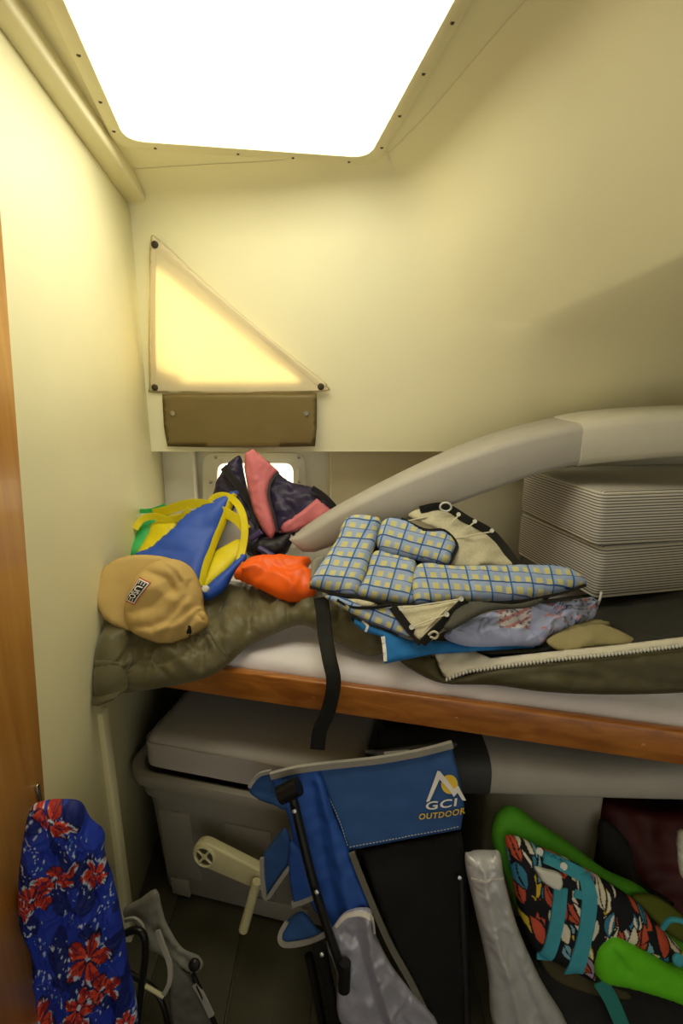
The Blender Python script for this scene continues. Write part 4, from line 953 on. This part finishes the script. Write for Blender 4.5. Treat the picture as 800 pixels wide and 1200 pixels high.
o1, _ = puff('swim_shirt', sh, paintmat('blue_floral_print', .6), None, .030, .012, .03, 1.15, nsub=9, nz=(.003, 16), paint=floral, seed=11, wr=(.006, 14, 1.3, 2.5),
    creases=[([(96, 980), (118, 1040), (128, 1120), (135, 1200)], -.012, 6), ([(80, 1000), (92, 1040), (112, 1080)], .014, 9), ([(40, 1085), (60, 1130), (62, 1200)], -.010, 8), ([(88, 985), (105, 972), (120, 985)], .012, 7), ([(85, 1000), (98, 985), (110, 990)], -.014, 6), ([(34, 985), (70, 990)], -.008, 6), ([(70, 1090), (90, 1150), (95, 1205)], .010, 9)])
tag(o1, 'royal blue swim shirt with orange red flowers hanging on the wooden door', 'shirt')

# ------------------------------------------------------------------ silver sunshade roll
sv_ = [(545, 1002, .96), (552, 998, .965), (574, 997, .965), (586, 1000, .96), (591, 1030, .945), (606, 1085, .925), (632, 1145, .905), (664, 1210, .885), (584, 1210, .885), (571, 1135, .905), (556, 1065, .93), (546, 1020, .95)]
o1, svs = puff('sunshade', sv_, SILV2, None, .030, .02, .03, 3, nz=(.002, 16), seed=12, wr=(.0035, 9, 1.15, 7), creases=[([(560, 1005), (575, 1080), (610, 1200)], .010, 5), ([(575, 1040), (600, 1120), (635, 1200)], -.008, 5), ([(555, 1050), (590, 1130)], .006, 4)])
tag(o1, 'rolled silver foil sunshade standing beside the green life vest', 'sunshade')
strap('stitched_hem', [(549, 1022), (568, 1020), (588, 1024)], 2, LGRY, o1, .001, svs, .001)

# ------------------------------------------------------------------ green life vest with surf print
gv = empty('green_vest', (.38, .98, .1), 'lime green life vest with surf print and teal straps', 'life vest')
g0 = [(577, 990, 1.03), (580, 962, 1.045), (592, 947, 1.055), (605, 946, 1.06), (628, 962, 1.06), (666, 987, 1.055), (708, 1018, 1.045), (748, 1037, 1.04), (778, 1064, 1.03), (812, 1096, 1.02), (812, 1150, .98), (740, 1120, .985), (660, 1110, .985), (612, 1078, .995), (595, 1035, 1.01)]
puff('green_back', g0, LIMED, gv, .022, .03, .03, 4, nz=(.004, 16))
PAL = ['#15151d', '#c8553a', '#d9b93a', '#e4dcc4', '#7fb3c4', '#a98fa5', '#15151d', '#d8cfa0', '#20202c', '#b9482f']
BOARDS = []
_r = random.Random(7); ax_, ay_ = .80, .60       # long axis of the panel
for i in range(20):
    for j in range(-3, 4):
        cx = 600+i*12*ax_-j*13*ay_+_r.uniform(-3, 3); cy_ = 990+i*12*ay_+j*13*ax_*1.7+_r.uniform(-4, 4)
        BOARDS.append((cx, cy_, _r.uniform(4.5, 7.5), _r.uniform(13, 22), _r.uniform(-.75, .25), _r.choice(['#15151d', '#15151d', '#c8553a', '#d9b93a', '#e4dcc4', '#7fb3c4', '#a98fa5', '#d8cfa0', '#c8553a', '#e4dcc4', '#3b7fa0', '#15151d']), _r.random()))
_r.shuffle(BOARDS)
def surf_print(X, Y):
    blk = np.array(lin('#15151d')[:3]); out = np.tile(blk, (len(X), 1))
    for (cx, cy_, ra, rb, an_, col, q) in BOARDS:
        c = np.array(lin(col)[:3]); dx = X-cx; dy = Y-cy_; u = (dx*math.cos(an_)+dy*math.sin(an_)); v = (-dx*math.sin(an_)+dy*math.cos(an_))
        u = u+.012*v*v*(1 if q > .5 else -1); r = np.abs(u)/ra+(v/rb)**2       # lens with pointed ends
        out[r < 1.35] = blk; out[r < 1.0] = c
        if q < .45: out[(np.abs(u) < .7) & (r < .9)] = blk
        elif q < .75: out[(np.abs(u-ra*.35) < ra*.28) & (r < .85)] = np.array(lin('#e8e2cf')[:3])
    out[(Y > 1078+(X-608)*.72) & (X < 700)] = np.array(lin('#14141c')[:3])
    return out
g1_ = [(592, 984, 1.00), (607, 981, 1.005), (627, 990, 1.005), (668, 1008, 1.00), (708, 1031, .99), (742, 1054, .98), (771, 1084, .965), (800, 1118, .95), (770, 1122, .945), (735, 1104, .95), (710, 1104, .95), (698, 1125, .94), (697, 1147, .93), (658, 1129, .935), (625, 1111, .945), (610, 1080, .955), (600, 1030, .975)]
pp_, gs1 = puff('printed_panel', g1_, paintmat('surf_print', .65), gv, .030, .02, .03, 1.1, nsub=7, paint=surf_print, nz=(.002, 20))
strap('teal_strap', [(648, 1030), (646, 1060), (640, 1090), (632, 1117)], 16, TEAL, pp_, .003, gs1, .002)
strap('teal_strap', [(679, 1016), (682, 1045), (677, 1085), (664, 1134)], 17, TEAL, pp_, .003, gs1, .002)
strap('teal_strap', [(632, 996), (650, 1004), (680, 1020)], 12, TEAL, pp_, .003, gs1, .0015)
strap('teal_strap', [(665, 1036), (690, 1043)], 9, TEAL, pp_, .003, gs1, .001)
puff('buckle', [(617, 1006), (630, 1007), (648, 1013), (646, 1029), (636, 1028), (624, 1021)], WHP, gv, .012, .002, .006, 2.5, surf=gs1, off=.004)
for p in ((628, 992), (653, 1006)): disc('eyelet', gs1.at([p[0]], [p[1]], .004)[0], (0, -1, .5), .0085, .004, WHP, gv, 12, False)
gpk = [(696, 1116, .925), (703, 1101, .935), (722, 1096, .935), (748, 1110, .93), (783, 1130, .92), (812, 1147, .91), (812, 1180, .89), (783, 1170, .895), (742, 1157, .90), (700, 1146, .91)]
puff('green_pocket', gpk, LIME, gv, .026, .02, .028, 3.5, nz=(.002, 14), creases=[([(715, 1106), (722, 1120), (730, 1130)], -.008, 3)])
strap('black_trim', [(698, 1147, .905), (742, 1160, .893), (783, 1173, .886), (812, 1183, .88)], 5, BLACKF, gv, .004)
strap('teal_strap', [(703, 1150, .90), (716, 1172, .89), (732, 1210, .875)], 17, mat('deep_teal_webbing', '#2b8078', .75), gv, .003)
tube('teal_loop', [PY(776, 1088, .94), PY(785, 1078, .935), PY(800, 1080, .93), PY(812, 1088, .925)], .006, TEAL, gv, 8)
disc('teal_clip', PY(794, 1124, .90), (0, -1, .4), .014, .008, TEAL, gv, 10)
puff('olive_edge', [(740, 1052, 1.0), (770, 1050, 1.02), (812, 1085, 1.01), (812, 1110, .99), (778, 1090, .975)], mat('dark_olive_neoprene', '#5c6418', .75), gv, .012, .01, .015, 4)

# ------------------------------------------------------------------ long grey pad, white box, red bag, dark bag
lg = empty('bolster_pad', PY(690, 940, 1.15), 'long light grey bolster pad pushed under the wooden berth board', 'foam pad')
def bolster(name, x0, x1, m, g=0):
    xs = np.linspace(x0, x1, 12); rings = []
    for x in xs:
        t = (x-420)/380; yt = 884+.030*(x-560); yb = 936+.03*(x-560) if x > 560 else 936
        Yc = 1.16-.10*t; A = PY(x, yt+(4*math.sin(x/50)), Yc); B = PY(x, yb, Yc-.03); c = (A+B)/2; h = (A[2]-B[2])/2+g
        rings.append([np.array((c[0], c[1]+.06+(.085+g)*math.copysign(abs(math.cos(a))**.7, math.cos(a)), c[2]+h*math.copysign(abs(math.sin(a))**.6, math.sin(a)))) for a in np.linspace(0, 2*math.pi, 21)[:-1]])
    ringloft(name, rings, m, lg, True, True)
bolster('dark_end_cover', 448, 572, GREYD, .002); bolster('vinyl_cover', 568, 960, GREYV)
wb = empty('storage_box', (.38, 1.27, .01), 'off-white plastic storage box behind the green life vest', 'box')
bx_ = PY(706, 980, 1.17)
rbox('box_body', Matrix.Translation((bx_[0]-.165, 1.31, .252)), (.33, .26, .484), .02, BOXW, wb)
rbox('box_lid', Matrix.Translation((bx_[0]-.165, 1.31, .508)), (.34, .27, .035), .012, BOXW, wb)
rd = [(702, 945, 1.20), (760, 950, 1.18), (820, 955, 1.14), (850, 1000, 1.08), (840, 1080, 1.03), (760, 1075, 1.06), (712, 1035, 1.13)]
rb_ = empty('red_bag', (.62, 1.15, .01), 'dark red nylon bag in the shade under the berth', 'bag')
puff('bag_shell', [(a_, b_, c_+.05) for a_, b_, c_ in rd], REDB, rb_, .03, .22, .05, 6, nz=(.02, 25), seed=14)
puff('black_side', [(702, 960, 1.15), (735, 985, 1.12), (750, 1030, 1.08), (790, 1060, 1.03), (740, 1065, 1.04), (705, 1030, 1.11)], BLACKF, rb_, .012, .02, .02, 5, nz=(.006, 12))
wc = [(795, 977, .99), (806, 974, .99), (830, 990, .98), (828, 1025, .97), (800, 1030, .97), (794, 1000, .98)]
o1, _ = puff('white_pouch', wc, WHP, None, .012, .02, .015, 4, creases=[([(795, 998), (812, 1002)], -.01, 3)])
tag(o1, 'small white pouch in front of the dark red bag', 'pouch')
db = [(600, 1130, .96), (640, 1118, .975), (700, 1140, .955), (760, 1160, .94), (830, 1180, .92), (840, 1260, .86), (600, 1260, .86), (590, 1180, .92)]
o1, _ = puff('black_duffel', db, mat('black_canvas', '#1a1916', .8, .2, 20, .3, 200), None, .02, .06, .06, 6, nz=(.006, 18))
tag(o1, 'black canvas bag on the floor beneath the green life vest', 'bag')
ob_ = [(628, 1112, .955), (660, 1130, .95), (700, 1147, .935), (735, 1160, .925), (735, 1172, .915), (690, 1165, .92), (645, 1146, .935)]
puff('brown_hem', ob_, mat('brown_canvas', '#4a4326', .8), o1, .006, .006, .01, 4)
